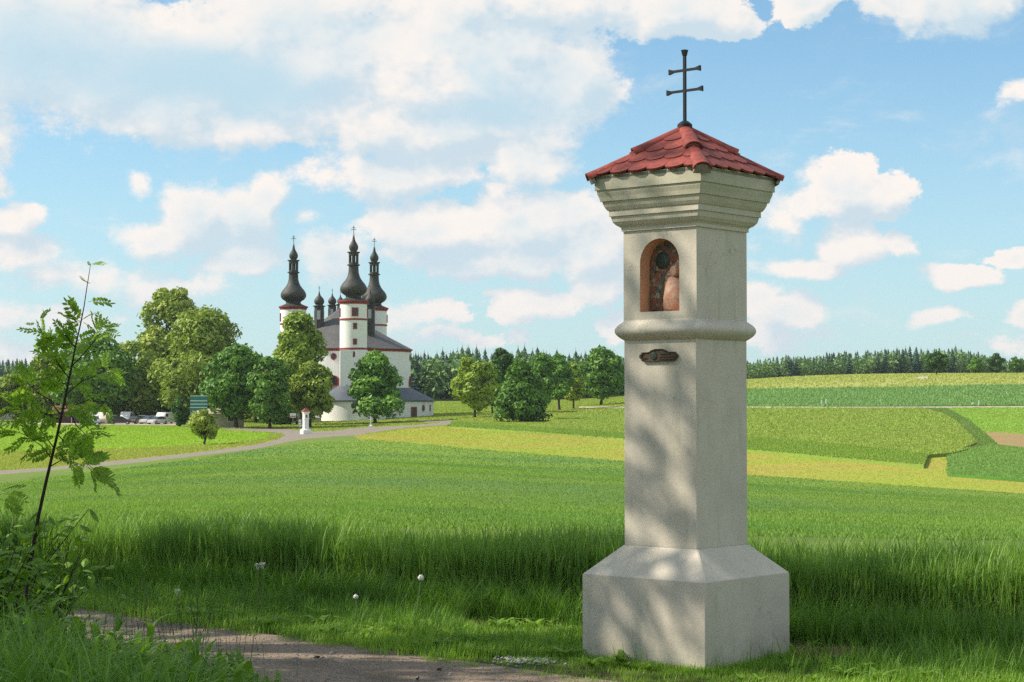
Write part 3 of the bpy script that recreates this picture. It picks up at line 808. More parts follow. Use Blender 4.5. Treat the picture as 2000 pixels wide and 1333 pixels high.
# ------------------------------------------------------------------ the chapel
M['white'] = mat('white_render', (.86, .85, .82), .85, .2, var=.07, vscale=.5, bump=.2, bscale=4)
M['red'] = mat('red_trim', (.30, .055, .045), .7, .25, var=.2, vscale=1.5)
M['redstone'] = mat('red_stone', (.36, .09, .07), .8, .2, var=.25, vscale=1.2)
def shingle(name, c, c2, k):
    m = bpy.data.materials.new(name); m.use_nodes = True
    t = NT(m.node_tree); b = m.node_tree.nodes['Principled BSDF']
    v = t.n('ShaderNodeTexCoord').outputs['Object']
    cc = t.mix(t.ramp(t.noise(v, .5, 5, .65), .32, .7), c, c2)
    cc = t.mix(t.ramp(t.noise(t.vmath('MULTIPLY', v, (1, 1, .35)), k, 3, .7), .45, .7, 0, .5), cc, tuple(x * .55 for x in c))
    t.set(b.inputs['Base Color'], cc); b.inputs['Roughness'].default_value = .62; b.inputs['Specular IOR Level'].default_value = .35
    bn = t.n('ShaderNodeBump'); bn.inputs['Strength'].default_value = .5; bn.inputs['Distance'].default_value = .05
    t.set(bn.inputs['Height'], t.noise(v, k * 1.3, 3, .6)); t.set(b.inputs['Normal'], bn.outputs[0])
    return m
M['slate'] = shingle('slate_roof', (.080, .085, .090), (.115, .108, .10), 3)
M['slate_blue'] = shingle('blue_slate_roof', (.075, .095, .12), (.10, .12, .145), 3)
M['onion'] = shingle('onion_shingle', (.036, .042, .038), (.066, .060, .047), 3)
M['pane'] = mat('dark_pane', (.035, .03, .032), .2, .6)
M['louvre'] = mat('grey_louvre', (.45, .47, .48), .6, .3)
M['pipe'] = mat('downpipe_zinc', (.12, .15, .15), .5, .5)
M['gold'] = mat('gilt_ball', (.55, .38, .12), .35, .5, metal=.8)
GZ = -1.0
chapel = thing('chapel', 'white trefoil pilgrimage chapel with three onion topped towers and dark slate roofs', 'chapel', (-34.6, 370, GZ))
CH = Vector((-34.6, 370, GZ))
def rel(x, y, z): return Vector((x, y, z)) - CH
A = [((-32.3, 369.0), 12.0, 16.6), ((-36.4, 368.9), 10.6, 15.1), ((-34.6, 373.0), 10.5, 15.0)]
EZ, RZW, RZE, APX = 12.55, 5.0, 2.45, 21.0
def ang(c, px, py): return math.atan2(py - c[1], px - c[0])
apse_walls = []
for ai, (c, r1, r2) in enumerate(A):
    cl = (c[0] - CH.x, c[1] - CH.y)
    b_ = MB(); b_.lathe([(r1, RZW - .8 - GZ), (r1, EZ - GZ)], 64, cl, cap=False)
    w = b_.build('apse_wall', M['white'], chapel, smooth=True); apse_walls.append(w)
    b_ = MB(); b_.lathe([(r1 + .02, EZ - .5 - GZ), (r1 + .12, EZ - .48 - GZ), (r1 + .14, EZ - .2 - GZ), (r1 + .42, EZ - .08 - GZ), (r1 + .42, EZ + .06 - GZ), (r1 + .1, EZ + .07 - GZ)], 64, cl, cap=False)
    b_.build('eaves_band', M['red'], w, smooth=30)
    # oblique cone rising to the common apex
    b_ = MB(); n = 64; rows = 10; vs = []
    for j in range(rows + 1):
        f = j / rows
        g = f + .035 * math.sin(PI * f)
        for k in range(n):
            a = 2 * PI * k / n
            ex, ey = cl[0] + (r1 + .5) * math.cos(a), cl[1] + (r1 + .5) * math.sin(a)
            vs.append((ex * (1 - g), ey * (1 - g), (EZ + .03 - GZ) + (APX - EZ) * f))
    b_.add(vs, [(j * n + k, j * n + (k + 1) % n, (j + 1) * n + (k + 1) % n, (j + 1) * n + k) for j in range(rows) for k in range(n)])
    b_.build('apse_roof', M['slate'], chapel, smooth=30)
    # ambulatory ring
    b_ = MB(); b_.lathe([(r2, -.6), (r2, RZE - GZ)], 72, cl, cap=False)
    rw = b_.build('ambulatory_wall', M['white'], chapel, smooth=True)
    b_ = MB(); b_.lathe([(r2 + .05, -.6), (r2 + .05, .12)], 72, cl, cap=False); b_.build('footing', M['pipe'], rw, smooth=True)
    b_ = MB(); b_.lathe([(r2 + .02, RZE - .25 - GZ), (r2 + .45, RZE - .12 - GZ), (r2 + .45, RZE - GZ), (r2 + .40, RZE + .05 - GZ), (r1 - .3, RZW + .1 - GZ)], 72, cl, cap=False)
    b_.build('ambulatory_roof', M['slate_blue'], chapel, smooth=25)
    # windows round the apse: arched below, round above
    def on_wall(r_, a, z): return Matrix.Translation((cl[0] + r_ * math.cos(a), cl[1] + r_ * math.sin(a), z - GZ)) @ Matrix.Rotation(a + PI / 2, 4, 'Z')
    angs = {0: [-1.76, -1.05, -.10, .75], 1: [-1.5, -2.25, -3.0], 2: [1.0, 1.6, 2.3]}[ai]
    if ai == 1:
        # the pair seen from the road: column 653
        angs = [-2.35, -3.05]
    for a in angs:
        wfr = 1.25; zb, zt = 5.15, 7.3
        ar = [(-wfr, zb), (-wfr, zt - wfr)] + [(-wfr * math.cos(PI * k / 12), zt - wfr + wfr * math.sin(PI * k / 12)) for k in range(1, 12)] + [(wfr, zt - wfr), (wfr, zb)]
        inn = [(x * .68, zb + .25 + (z - zb) * .82) for x, z in ar]
        b_ = MB(); n = len(ar)
        b_.add([(x, .02, z) for x, z in ar] + [(x, -.14, z) for x, z in ar] + [(x, -.14, z) for x, z in inn] + [(x, -.02, z) for x, z in inn], [(r_ * n + k, r_ * n + (k + 1) % n, (r_ + 1) * n + (k + 1) % n, (r_ + 1) * n + k) for r_ in range(3) for k in range(n)])
        o = b_.build('arched_window', M['red'], chapel); o.matrix_local = on_wall(r1, a, 0)
        b_ = MB(); b_.add([(x, -.03, z) for x, z in inn], [tuple(range(n))]); b_.build('pane', M['pane'], o)
        # round window
        b_ = MB(); k8 = [(math.cos(2 * PI * k / 16), math.sin(2 * PI * k / 16)) for k in range(16)]; n = 16
        zc = 10.95
        b_.add([(x * .62, .02, zc + z * .68) for x, z in k8] + [(x * .62, -.10, zc + z * .68) for x, z in k8] + [(x * .42, -.10, zc + z * .48) for x, z in k8] + [(x * .42, -.03, zc + z * .48) for x, z in k8], [(r_ * n + k, r_ * n + (k + 1) % n, (r_ + 1) * n + (k + 1) % n, (r_ + 1) * n + k) for r_ in range(3) for k in range(n)])
        o = b_.build('round_window', M['red'], chapel); o.matrix_local = on_wall(r1, a, 0)
        b_ = MB(); b_.add([(x * .42, -.04, zc + z * .48) for x, z in k8], [tuple(range(n))]); b_.build('pane', M['pane'], o)
    # ambulatory openings
    ra = {0: [(808, 'd'), (825, 'o'), (837, 'r'), (778, 'r'), (640, 'r'), (748, 'o')], 1: [(570, 'r'), (600, 'o'), (625, 'r'), (548, 'r')], 2: []}[ai]
    for px, kind in ra:
        dx = (px - 1000) / FPX * 358 - c[0]
        if abs(dx) > r2 * .985: continue
        a = -math.acos(dx / r2)
        if kind == 'd':
            b_ = MB(); b_.box(-.85, .85, -.10, .04, -.1, 2.2); o = b_.build('door_surround', M['redstone'], chapel); o.matrix_local = on_wall(r2, a, GZ)
            b_ = MB(); b_.box(-.55, .55, -.13, -.09, 0, 1.95); b_.build('door_leaf', M['pane'], o)
        else:
            rx, rzz = (.52, .68) if kind == 'o' else (.38, .62)
            pts = [(rx * math.cos(2 * PI * k / 12), rzz * math.sin(2 * PI * k / 12)) for k in range(12)] if kind == 'o' else [(-rx, -rzz), (rx, -rzz), (rx, rzz), (-rx, rzz)]
            b_ = MB(); b_.prism([(x, 1.95 + z) for x, z in pts], -.09, .03); o = b_.build('ambulatory_window', M['redstone'], chapel); o.matrix_local = on_wall(r2, a, GZ)
            b_ = MB(); b_.prism([(x * .66, 1.95 + z * .7) for x, z in pts], -.11, -.085); b_.build('pane', M['pane'], o)

# meshes of one tower, ground at z=0
def gz(v): return v - GZ
drum = MB(); drum.lathe([(2.62, -.5), (2.62, gz(21.3))], 48, cap=False)
drum_me = drum.mesh('tower', M['white'], smooth=True)
bands = MB()
bands.lathe([(2.63, gz(17.85)), (2.74, gz(17.88)), (2.74, gz(18.15)), (2.63, gz(18.2))], 48, cap=False)
bands_me = bands.mesh('string_course', M['red'], smooth=30)
cor = MB(); cor.lathe([(2.63, gz(20.95)), (2.75, gz(21.0)), (2.78, gz(21.25)), (3.0, gz(21.4)), (3.0, gz(21.62)), (2.6, gz(21.63))], 48, cap=False)
cor_me = cor.mesh('cornice', M['red'], smooth=30)
on = MB()
on.lathe([(2.98, gz(21.6)), (2.5, gz(21.78)), (1.95, gz(22.0)), (1.62, gz(22.15)), (1.50, gz(22.35)), (1.52, gz(22.6)), (1.85, gz(22.82)), (2.28, gz(23.12)), (2.56, gz(23.52)), (2.63, gz(23.95)), (2.52, gz(24.4)), (2.22, gz(24.9)), (1.80, gz(25.4)), (1.43, gz(25.9)), (1.16, gz(26.5)), (1.01, gz(27.1)), (.96, gz(27.8)), (.94, gz(28.45))], 24, cap=False)
on.lathe([(.94, gz(28.4)), (1.25, gz(28.5)), (1.25, gz(28.68)), (.5, gz(28.7))], 16)
on_me = on.mesh('onion_dome', M['onion'], smooth=35)
ln = MB()
for k in range(6):
    a = 2 * PI * k / 6 + .42
    ln.tube([(.80 * math.cos(a), .80 * math.sin(a), gz(28.65)), (.80 * math.cos(a), .80 * math.sin(a), gz(30.9))], .19, 6)
ln.lathe([(.95, gz(28.65)), (.95, gz(29.05)), (.6, gz(29.05))], 12)
ln.lathe([(.6, gz(30.45)), (.98, gz(30.45)), (.98, gz(30.85)), (1.24, gz(30.95)), (1.24, gz(31.12)), (.62, gz(31.16))], 12)
ln_me = ln.mesh('lantern', M['onion'], smooth=30)
so = MB(); so.lathe([(.60, gz(31.12)), (.62, gz(31.3)), (.82, gz(31.55)), (.90, gz(31.95)), (.86, gz(32.3)), (.66, gz(32.7)), (.42, gz(33.1)), (.26, gz(33.5)), (.20, gz(34.0)), (.07, gz(34.2))], 16)
so_me = so.mesh('small_onion', M['onion'], smooth=35)
cr = MB(); cr.lathe([(.02, gz(34.1)), (.17, gz(34.2)), (.2, gz(34.35)), (.12, gz(34.5)), (.02, gz(34.55))], 8)
cr_me = cr.mesh('ball', M['gold'], smooth=True)
xr = MB(); xr.box(-.055, .055, -.055, .055, gz(34.5), gz(36.2)); xr.box(-.5, .5, -.05, .05, gz(35.45), gz(35.56)); xr.box(-.28, .28, -.052, .052, gz(35.8), gz(35.9))
xr_me = xr.mesh('cross', M['pipe'])
def tower_window(w, h):
    b = MB(); b.box(-w / 2, w / 2, -.12, .25, -h / 2, h / 2, 0); b.box(-w * .30, w * .30, -.14, -.11, -h * .36, h * .36, 1)
    return b.mesh('tower_window', [M['red'], M['pane']])
tw_big, tw_small = tower_window(1.3, 1.65), tower_window(.78, 1.15)
for x, y, lab in ((-30.6, 355.4, 'tower nearest to the road, standing in front'), (-44.6, 375.6, 'tower at the left, half behind a tree'), (-28.55, 381.3, 'tower at the right, behind the roof')):
    tw = link('tower', drum_me, chapel, rel(x, y, GZ)); tw['label'] = lab
    for nm, me in (('string_course', bands_me), ('cornice', cor_me), ('onion_dome', on_me), ('lantern', ln_me), ('small_onion', so_me), ('ball', cr_me), ('cross', xr_me)):
        link(nm, me, tw)
    face = math.atan2(-x, y)
    for a_off in (0, PI / 2, PI, -PI / 2):
        a = -PI / 2 + (.20 if a_off == 0 else .2) + a_off + face * 0
        if x < -40 or a_off != 0 or x > -30: 
            lst = ((19.4, tw_big),)
        else:
            lst = ((19.4, tw_big), (16.7, tw_small), (13.7, tw_small), (11.25, tw_small), (8.0, tw_small))
        for z, me in lst:
            if a_off == 0 and x > -30: a = -PI / 2 - .25
            o = link('tower_window', me, tw); o.matrix_local = Matrix.Translation((2.62 * math.cos(a), 2.62 * math.sin(a), gz(z))) @ Matrix.Rotation(a + PI / 2, 4, 'Z')
# red band where the nearest tower stands on the eaves line
b_ = MB(); b_.lathe([(2.63, gz(12.1)), (2.75, gz(12.15)), (2.75, gz(12.5)), (2.63, gz(12.55))], 40, cap=False)
o = b_.build('eaves_band', M['red'], chapel, rel(-30.6, 355.4, GZ), smooth=30)
# flat wall between apse and tower, with the downpipe
b_ = MB(); b_.box(-2.3, 2.62, -3.2, 5.5, RZW - 1 - GZ, EZ - .4 - GZ); b_.build('link_wall', M['white'], chapel, rel(-30.6, 355.9, GZ))
b_ = MB(); b_.tube([(0, 0, RZW - GZ - .2), (0, 0, EZ - GZ - .2)], .16, 8)
for zz in (6.5, 9, 11.5): b_.lathe([(.2, zz - GZ), (.2, zz + .12 - GZ)], 8)
b_.build('downpipe', M['pipe'], chapel, rel(-33.1, 356.75, GZ))
b_ = MB(); b_.lathe([(6.4, -.6), (6.4, RZE - GZ)], 48, cap=False); lobe = b_.build('ambulatory_wall', M['white'], chapel, rel(-30.6, 355.4, GZ), smooth=True)
b_ = MB(); b_.lathe([(6.42, RZE - .25 - GZ), (6.85, RZE - .12 - GZ), (6.85, RZE - GZ), (6.8, RZE + .05 - GZ), (2.9, RZW + .25 - GZ)], 48, cap=False); b_.build('ambulatory_roof', M['slate_blue'], chapel, rel(-30.6, 355.4, GZ), smooth=25)
# roof turrets
tb = MB(); tb.lathe([(1.0, -3.5), (1.0, 3.05)], 8, a0=PI / 8, a1=PI / 8 + 2 * PI)
tb_me = tb.mesh('turret', M['onion'])
tc_ = MB(); tc_.lathe([(1.0, 2.95), (1.25, 3.02), (1.25, 3.18), (.78, 3.22), (.72, 3.4), (.95, 3.65), (1.02, 4.05), (.92, 4.45), (.62, 4.85), (.3, 5.2), (.16, 5.6), (.06, 6.1)], 14)
tc_me = tc_.mesh('turret_dome', M['onion'], smooth=35)
tx = MB(); tx.box(-.045, .045, -.045, .045, 6.0, 7.1); tx.box(-.26, .26, -.04, .04, 6.66, 6.74)
tx_me = tx.mesh('cross', M['pipe'])
tl = MB(); tl.box(-.33, .33, -.04, .04, .4, 2.2)
tl_me = tl.mesh('louvre', M['louvre'])
for px, y, zb, s in ((623, 366, 18.1, 1.0), (722.5, 363.5, 18.2, 1.0), (648.5, 379, 19.4, .86), (664.5, 381, 20.2, .7)):
    x = (px - 1000) / FPX * y
    tu = link('turret', tb_me, chapel, rel(x, y, zb)); tu.scale = (s, s, s)
    link('turret_dome', tc_me, tu); link('cross', tx_me, tu)
    for k in range(4):
        a = k * PI / 2 - PI / 2
        o = link('louvre', tl_me, tu); o.matrix_local = Matrix.Translation((.95 * math.cos(a), .95 * math.sin(a), 0)) @ Matrix.Rotation(a + PI / 2, 4, 'Z')
# chapel steps/terrace keeps the ring walls in the ground
# ------------------------------------------------------------------ trees
M['bark'] = mat('bark', (.085, .065, .05), .9, .15, var=.5, vscale=3, bump=.7, bscale=12)
M['lime'] = leafmat('lime_tree_leaves', (0.233, 0.340, 0.038), (0.355, 0.445, 0.052), (0.152, 0.248, 0.031), trans=.20)
M['maple'] = leafmat('maple_leaves', (0.114, 0.248, 0.028), (0.170, 0.328, 0.038), (0.065, 0.160, 0.026), trans=.18)
M['dark_leaf'] = leafmat('dark_green_leaves', (0.059, 0.141, 0.026), (0.100, 0.207, 0.034), (0.040, 0.103, 0.026), trans=.2)
M['olive'] = leafmat('olive_leaves', (0.264, 0.351, 0.052), (0.383, 0.445, 0.070), (0.172, 0.248, 0.038), trans=.18)
M['spruce'] = leafmat('hazy_spruce_needles', (0.062, 0.133, 0.078), (0.098, 0.186, 0.104), (0.046, 0.106, 0.073), trans=.05, patch=.06)  # bluish paleness of distant haze mixed into the needle colours
M['wood_leaf'] = leafmat('hazy_wood_edge_leaves', (0.144, 0.265, 0.092), (0.246, 0.371, 0.116), (0.101, 0.199, 0.085), trans=.15, patch=.06)  # leaf colours paled towards blue, carrying the haze over the woods
M['wood_core'] = mat('wood_depth', (.012, .022, .012), .95, .05)
M['shrub_leaf'] = leafmat('shrub_leaves', (0.131, 0.265, 0.035), (0.240, 0.385, 0.047), (0.076, 0.172, 0.029), trans=.35, patch=4)
M['rowan_leaf'] = leafmat('rowan_leaves', (0.160, 0.306, 0.043), (0.356, 0.515, 0.061), (0.319, 0.467, 0.055), trans=.5, patch=3)
M['twig'] = mat('rowan_bark', (.035, .022, .020), .7, .25, var=.3, vscale=30)

def leaves_mesh(name, C3, N3, size, mt, elong=1.35):
    """one small folded leaf spray (two triangles each side) at every centre"""
    n = len(C3)
    a = np.cross(N3, rng.normal(size=(n, 3))); a /= np.linalg.norm(a, axis=1)[:, None] + 1e-9
    b_ = np.cross(N3, a)
    s = (size * rng.uniform(.55, 1.3, n))[:, None]
    p0 = C3 - a * s * elong; p1 = C3 + b_ * s * .75 - N3 * s * .25; p2 = C3 + a * s * elong - N3 * s * .3; p3 = C3 - b_ * s * .75 - N3 * s * .25
    V = np.stack([p0, p1, p2, p3], 1).reshape(-1, 3)
    base = np.arange(n)[:, None] * 4
    F = np.concatenate([base + np.array([[0, 1, 2]]), base + np.array([[0, 2, 3]])], 1).reshape(-1, 3)
    return np_mesh(name, V, F, mt)
def crown_points(shape, w, h, n, lobes, seedv, lob=(.11, .21)):
    """shape(f) gives relative half width at crown height fraction f"""
    r_ = np.random.default_rng(seedv)
    cs, rs = [], []
    for i in range(lobes):
        f = r_.uniform(.04, .96)
        wr = shape(f) * w / 2
        a = r_.uniform(0, 2 * PI); q = r_.uniform(.2, 1.0) ** .6
        lr = np.clip(min(w, h) * r_.uniform(*lob), .18, 4) * (.55 + .6 * shape(f))
        rr = max(0, wr * q - lr * .40)
        cs.append((rr * math.cos(a), rr * math.sin(a), f * (h - lr * .85) + lr * .15)); rs.append(lr)
    cs, rs = np.array(cs), np.array(rs)
    wgt = rs ** 2; which = r_.choice(lobes, n, p=wgt / wgt.sum())
    d = r_.normal(size=(n, 3)); d /= np.linalg.norm(d, axis=1)[:, None]
    d[:, 2] = np.abs(d[:, 2]) * np.where(r_.random(n) < .72, 1, -1)
    rad = rs[which][:, None] * (r_.uniform(.55, 1.0, n)[:, None] ** .5) * (1 + .18 * r_.normal(size=(n, 1)) * (r_.random((n, 1)) < .35))
    P3 = cs[which] + d * rad * np.array([1, 1, .78])
    N = d + r_.normal(size=(n, 3)) * .55; N[:, 2] += .25
    N /= np.linalg.norm(N, axis=1)[:, None]
    keep = P3[:, 2] > -.05 * h
    return P3[keep], N[keep], cs, rs
SH = {
 'round': lambda f: math.sqrt(max(.04, 1 - (2 * f - .92) ** 2)),
 'oval': lambda f: max(.25, math.sin(PI * min(1, .12 + f * .84)) ** .7),
 'pear': lambda f: max(.16, (1 - f) ** .62 * min(1, .72 + f * 1.9)) if f > .1 else .8,
 'broad': lambda f: max(.2, (1 - f ** 2.6) ** .5),
}
def tree(name, label, px, d, top, base_y, wpx, shape, mt, cb=.16, n=5200, leaf=.34, group=None, x_shift=0, lobes=46, category='tree', trunk_r=None):
    x = (px - 1000) / FPX * d; z0 = tz(x, d)
    H_ = zat(px, top, d).z - z0; w = wpx / FPX * d
    seedv = int(px * 7 + top * 13) % 99991
    t_ = thing(name, label, category, (x, d, z0), 0, group)
    ch = H_ * (1 - cb)
    P3, N3, cs, rs = crown_points(SH[shape], w, ch, int(n * 1.25), lobes, seedv)
    P3 = P3 + np.array([0, 0, H_ * cb])
    link('crown', leaves_mesh('crown', P3, N3, leaf * 1.12, M[mt]), t_)
    r0 = trunk_r or max(.12, H_ * .022)
    b = MB(); R = random.Random(seedv)
    top_pt = Vector((R.uniform(-.3, .3), R.uniform(-.3, .3), H_ * .86))
    pts = [Vector((0, 0, -.35)), Vector((0, 0, .25)), Vector((R.uniform(-.1, .1), 0, H_ * cb * .7)), Vector((R.uniform(-.25, .25), R.uniform(-.2, .2), H_ * .45)), top_pt]
    b.tube(pts, [r0 * 1.5, r0 * 1.1, r0 * .9, r0 * .55, r0 * .12], 8)
    for i in range(min(12, len(cs))):
        c = Vector(cs[i]) + Vector((0, 0, H_ * cb)); s0 = Vector((0, 0, max(H_ * cb * .8, c.z * .55)))
        b.tube([s0, s0.lerp(c, .5) + Vector((0, 0, -.04 * H_)), c], [r0 * .4, r0 * .26, r0 * .06], 5)
    b.build('trunk', M['bark'], t_, smooth=60)
    return t_
GP = 'trees round the chapel car park'
T = tree
T('lime_tree', 'tallest olive green tree left of the chapel, rising behind the broad crown', 331, 388, 550, 822, 138, 'oval', 'olive', .14, 9000, .36, GP, lobes=60)
T('lime_tree', 'broad domed yellow green tree between the tallest tree and the chapel', 394, 362, 592, 826, 204, 'broad', 'lime', .12, 13000, .34, GP, lobes=90)
T('maple_tree', 'round deep green tree right of the teal board with dark trunk', 462, 312, 664, 838, 128, 'round', 'maple', .13, 8500, .27, GP, lobes=60)
T('maple_tree', 'dark green tree left of the small white pillar, crown reaching low', 528, 306, 690, 838, 96, 'oval', 'maple', .10, 7000, .26, GP)
T('lime_tree', 'slender sunlit tree half hiding the left chapel tower', 588, 328, 598, 832, 118, 'oval', 'lime', .10, 9500, .28, GP, lobes=66)
T('lime_tree', 'low pale green tree in front of the slender one beside the chapel', 606, 312, 700, 834, 96, 'round', 'lime', .14, 6000, .26, GP)
T('maple_tree', 'broad pyramid shaped dark green tree standing in front of the chapel', 733, 327, 679, 826, 168, 'pear', 'maple', .10, 9500, .27, GP, lobes=66)
T('lime_tree', 'mid green tree left of the tallest tree above the parked cars', 256, 372, 660, 824, 160, 'round', 'lime', .09, 6500, .32, GP)
T('lime_tree', 'dense green tree behind the sapling, over the first parked cars', 185, 366, 645, 826, 170, 'round', 'maple', .09, 7000, .32, GP)
T('lime_tree', 'sloping olive tree at the left edge of the wood behind the sapling', 108, 380, 680, 826, 170, 'broad', 'lime', .10, 7000, .33, GP)
T('lime_tree', 'lowest green tree at the left edge of the picture', 32, 380, 725, 828, 150, 'broad', 'lime', .08, 6000, .33, GP)
T('maple_tree', 'green tree at the far left partly outside the picture', -60, 372, 728, 828, 120, 'broad', 'maple', .1, 4000, .34, GP)
T('maple_tree', 'shaded tree filling the gap behind the cars left of the tallest tree', 218, 396, 690, 824, 120, 'round', 'dark_leaf', .05, 5000, .34, GP)
T('maple_tree', 'shaded tree filling the gap under the tallest tree', 296, 398, 688, 823, 120, 'round', 'lime', .05, 5000, .34, GP)
T('lime_tree', 'pale tree seen between the two dark green trees', 500, 348, 708, 828, 90, 'round', 'lime', .08, 4200, .3, GP)
T('lime_tree', 'pale tree seen between the dark tree and the slender sunlit one', 556, 346, 694, 828, 84, 'oval', 'lime', .08, 4200, .3, GP)
T('bush', 'long dark hedge bush behind the left end of the parked cars', 218, 376, 778, 824, 120, 'broad', 'dark_leaf', .0, 3600, .26, None, category='bush', lobes=40)
T('bush', 'dark undergrowth behind the right end of the parked cars', 318, 378, 772, 824, 110, 'broad', 'dark_leaf', .0, 3600, .26, None, category='bush', lobes=40)
T('bush', 'round dark green bush right of the parked cars', 352, 322, 772, 834, 38, 'round', 'dark_leaf', .04, 2400, .2, None, category='bush', lobes=26)
T('bush', 'pale yellow green bush standing alone by the lane', 400, 218, 797, 870, 58, 'round', 'olive', .16, 3400, .14, None, category='bush', lobes=30, trunk_r=.13)
T('bush', 'spreading green undergrowth under the dark trees by the white pillar', 560, 330, 806, 832, 60, 'broad', 'dark_leaf', .02, 2000, .22, None, category='bush', lobes=26)
GR = 'trees in the row right of the chapel'
T('maple_tree', 'leftmost olive green tree of the row right of the chapel', 927, 336, 688, 812, 84, 'oval', 'lime', .12, 6500, .26, GR)
T('maple_tree', 'tall dark tree rising behind the left end of the row', 980, 372, 674, 806, 56, 'round', 'dark_leaf', .16, 5000, .28, GR)
T('maple_tree', 'green tree with bare lower trunk between the first tree and the bushy one', 962, 345, 706, 809, 58, 'oval', 'maple', .2, 4000, .26, GR)
T('maple_tree', 'bushy cone shaped tree with branches down to the grass', 1018, 306, 698, 824, 136, 'pear', 'maple', .0, 9000, .26, GR, lobes=66)
T('maple_tree', 'dark tree behind and right of the bushy cone shaped tree', 1058, 367, 685, 803, 64, 'oval', 'maple', .14, 5000, .27, GR)
T('maple_tree', 'narrow tree with visible trunk in the middle of the row', 1092, 386, 688, 799, 56, 'oval', 'maple', .17, 5000, .27, GR)
T('lime_tree', 'small yellow green tree at the right end of the row', 1120, 392, 706, 796, 48, 'oval', 'lime', .15, 3600, .27, GR)
T('chestnut_tree', 'big spreading round tree standing alone left of the wayside pillar', 1174, 416, 673, 790, 98, 'round', 'maple', .13, 9500, .33, None, lobes=66)
GH = 'lone trees on the hill crest'
T('field_tree', 'largest lone tree on the hill with a dark trunk', 1829, 540, 686, 737, 50, 'round', 'dark_leaf', .22, 3600, .30, GH, lobes=34)
T('field_tree', 'small lone hill tree right of the largest one', 1905, 620, 696, 731, 31, 'round', 'maple', .1, 2200, .30, GH, lobes=26)
T('field_tree', 'wide lone hill tree second from the right edge', 1945, 620, 689, 731, 44, 'round', 'dark_leaf', .1, 2800, .30, GH, lobes=30)
T('field_tree', 'lone hill tree at the right edge of the picture', 1986, 620, 696, 731, 38, 'round', 'maple', .1, 2400, .30, GH, lobes=26)

# woods: many trunks standing so close that they read as one mass
def conifer_proto(seedv, bright=False):
    R = np.random.default_rng(seedv); V, F = [], []
    tiers = 13
    for k in range(tiers):
        f = k / tiers; z = .10 + .9 * f; r_ = .20 * (1 - f) ** .85 + .012
        m_ = 9 if k < 9 else 6
        a0 = R.uniform(0, 6)
        for j in range(m_):
            a = a0 + 2 * PI * j / m_ + R.uniform(-.2, .2); rr = r_ * R.uniform(.7, 1.2); wv = .9 * PI / m_ * r_ * 1.3
            c, s = math.cos(a), math.sin(a); b = len(V)
            V += [(0, 0, z + .05), (c * rr - s * wv, s * rr + c * wv, z - .035 - R.uniform(0, .02)), (c * rr * 1.15, s * rr * 1.15, z - .055), (c * rr + s * wv, s * rr - c * wv, z - .035)]
            F += [(b, b + 1, b + 2), (b, b + 2, b + 3)]
    V += [(0, 0, 1.05), (.012, 0, .9), (-.008, .01, .9)]; F += [(len(V) - 3, len(V) - 2, len(V) - 1)]
    return np.array(V), np.array(F)
CP = [conifer_proto(i) for i in range(5)]
def leafy_proto(seedv, n=150):
    P3, N3, _, _ = crown_points(SH['oval'], .62, .86, n, 12, seedv)
    me = leaves_mesh('tmp', P3 + np.array([0, 0, .12]), N3, .045, M['wood_leaf'])
    V = np.array([v.co[:] for v in me.vertices]); F = np.array([p.vertices[:] for p in me.polygons])
    bpy.data.meshes.remove(me); return V, F
LP = [leafy_proto(50 + i) for i in range(5)]
def wood(label, pxs, ds, step, hgt, cat='wood', leaf_front=.5):
    """rows of trees from nearest to farthest"""
    pos, sc, lpos, lsc = [], [], [], []
    R = random.Random(int(pxs[0]))
    for ri, d in enumerate(ds):
        px = pxs[0]
        while px < pxs[1]:
            f = (px - pxs[0]) / (pxs[1] - pxs[0])
            dd = d(f) if callable(d) else d
            x = (px - 1000) / FPX * dd
            h = hgt(px) * (R.uniform(.86, 1.0) if R.random() < .85 else R.uniform(1.0, 1.06))
            z = tz(x, dd)
            if ri < 3 and R.random() < leaf_front:
                lpos.append((x, dd, z - .5)); lsc.append(h * R.uniform(.80, 1.04))
            else:
                pos.append((x, dd, z - .3)); sc.append(h)
            px += step / dd * FPX * R.uniform(.6, 1.4)
    o = link('wood', scatter('wood', CP, np.array(pos), np.array(sc), M['spruce']))
    props(o, label, cat, None, 'stuff')
    if lpos:
        e = link('wood_edge', scatter('wood_edge', LP, np.array(lpos), np.array(lsc), M['wood_leaf']))
        props(e, 'paler broadleaved edge of the ' + label.split(' ', 1)[1], cat, None, 'stuff')
wood('dark mixed wood behind the chapel and the row of trees', (760, 1300), [543, 549, 556, 563, 572, 582], 2.3, lambda px: 15.6 + .8 * math.sin(px * .05) - max(0, px - 1080) * .020, leaf_front=.85)
wood('dark spruce wood along the right hill horizon', (1380, 2200), [lambda f: 700 + 60 * f, lambda f: 708 + 60 * f, lambda f: 717 + 60 * f, lambda f: 727 + 60 * f, lambda f: 740 + 60 * f], 2.5, lambda px: 8.4 + min(3.6, max(0, (px - 1440) * .010)) - np.clip((px - 1870) * .05, 0, 5), leaf_front=.8)
wood('dark distant wood at the left edge behind the trees', (-350, 300), [860, 872, 885, 900], 3.2, lambda px: 12.5, leaf_front=.3)
wood('spruce wood hidden behind the car park trees', (300, 800), [780, 792, 806], 3.5, lambda px: 13, leaf_front=.4)

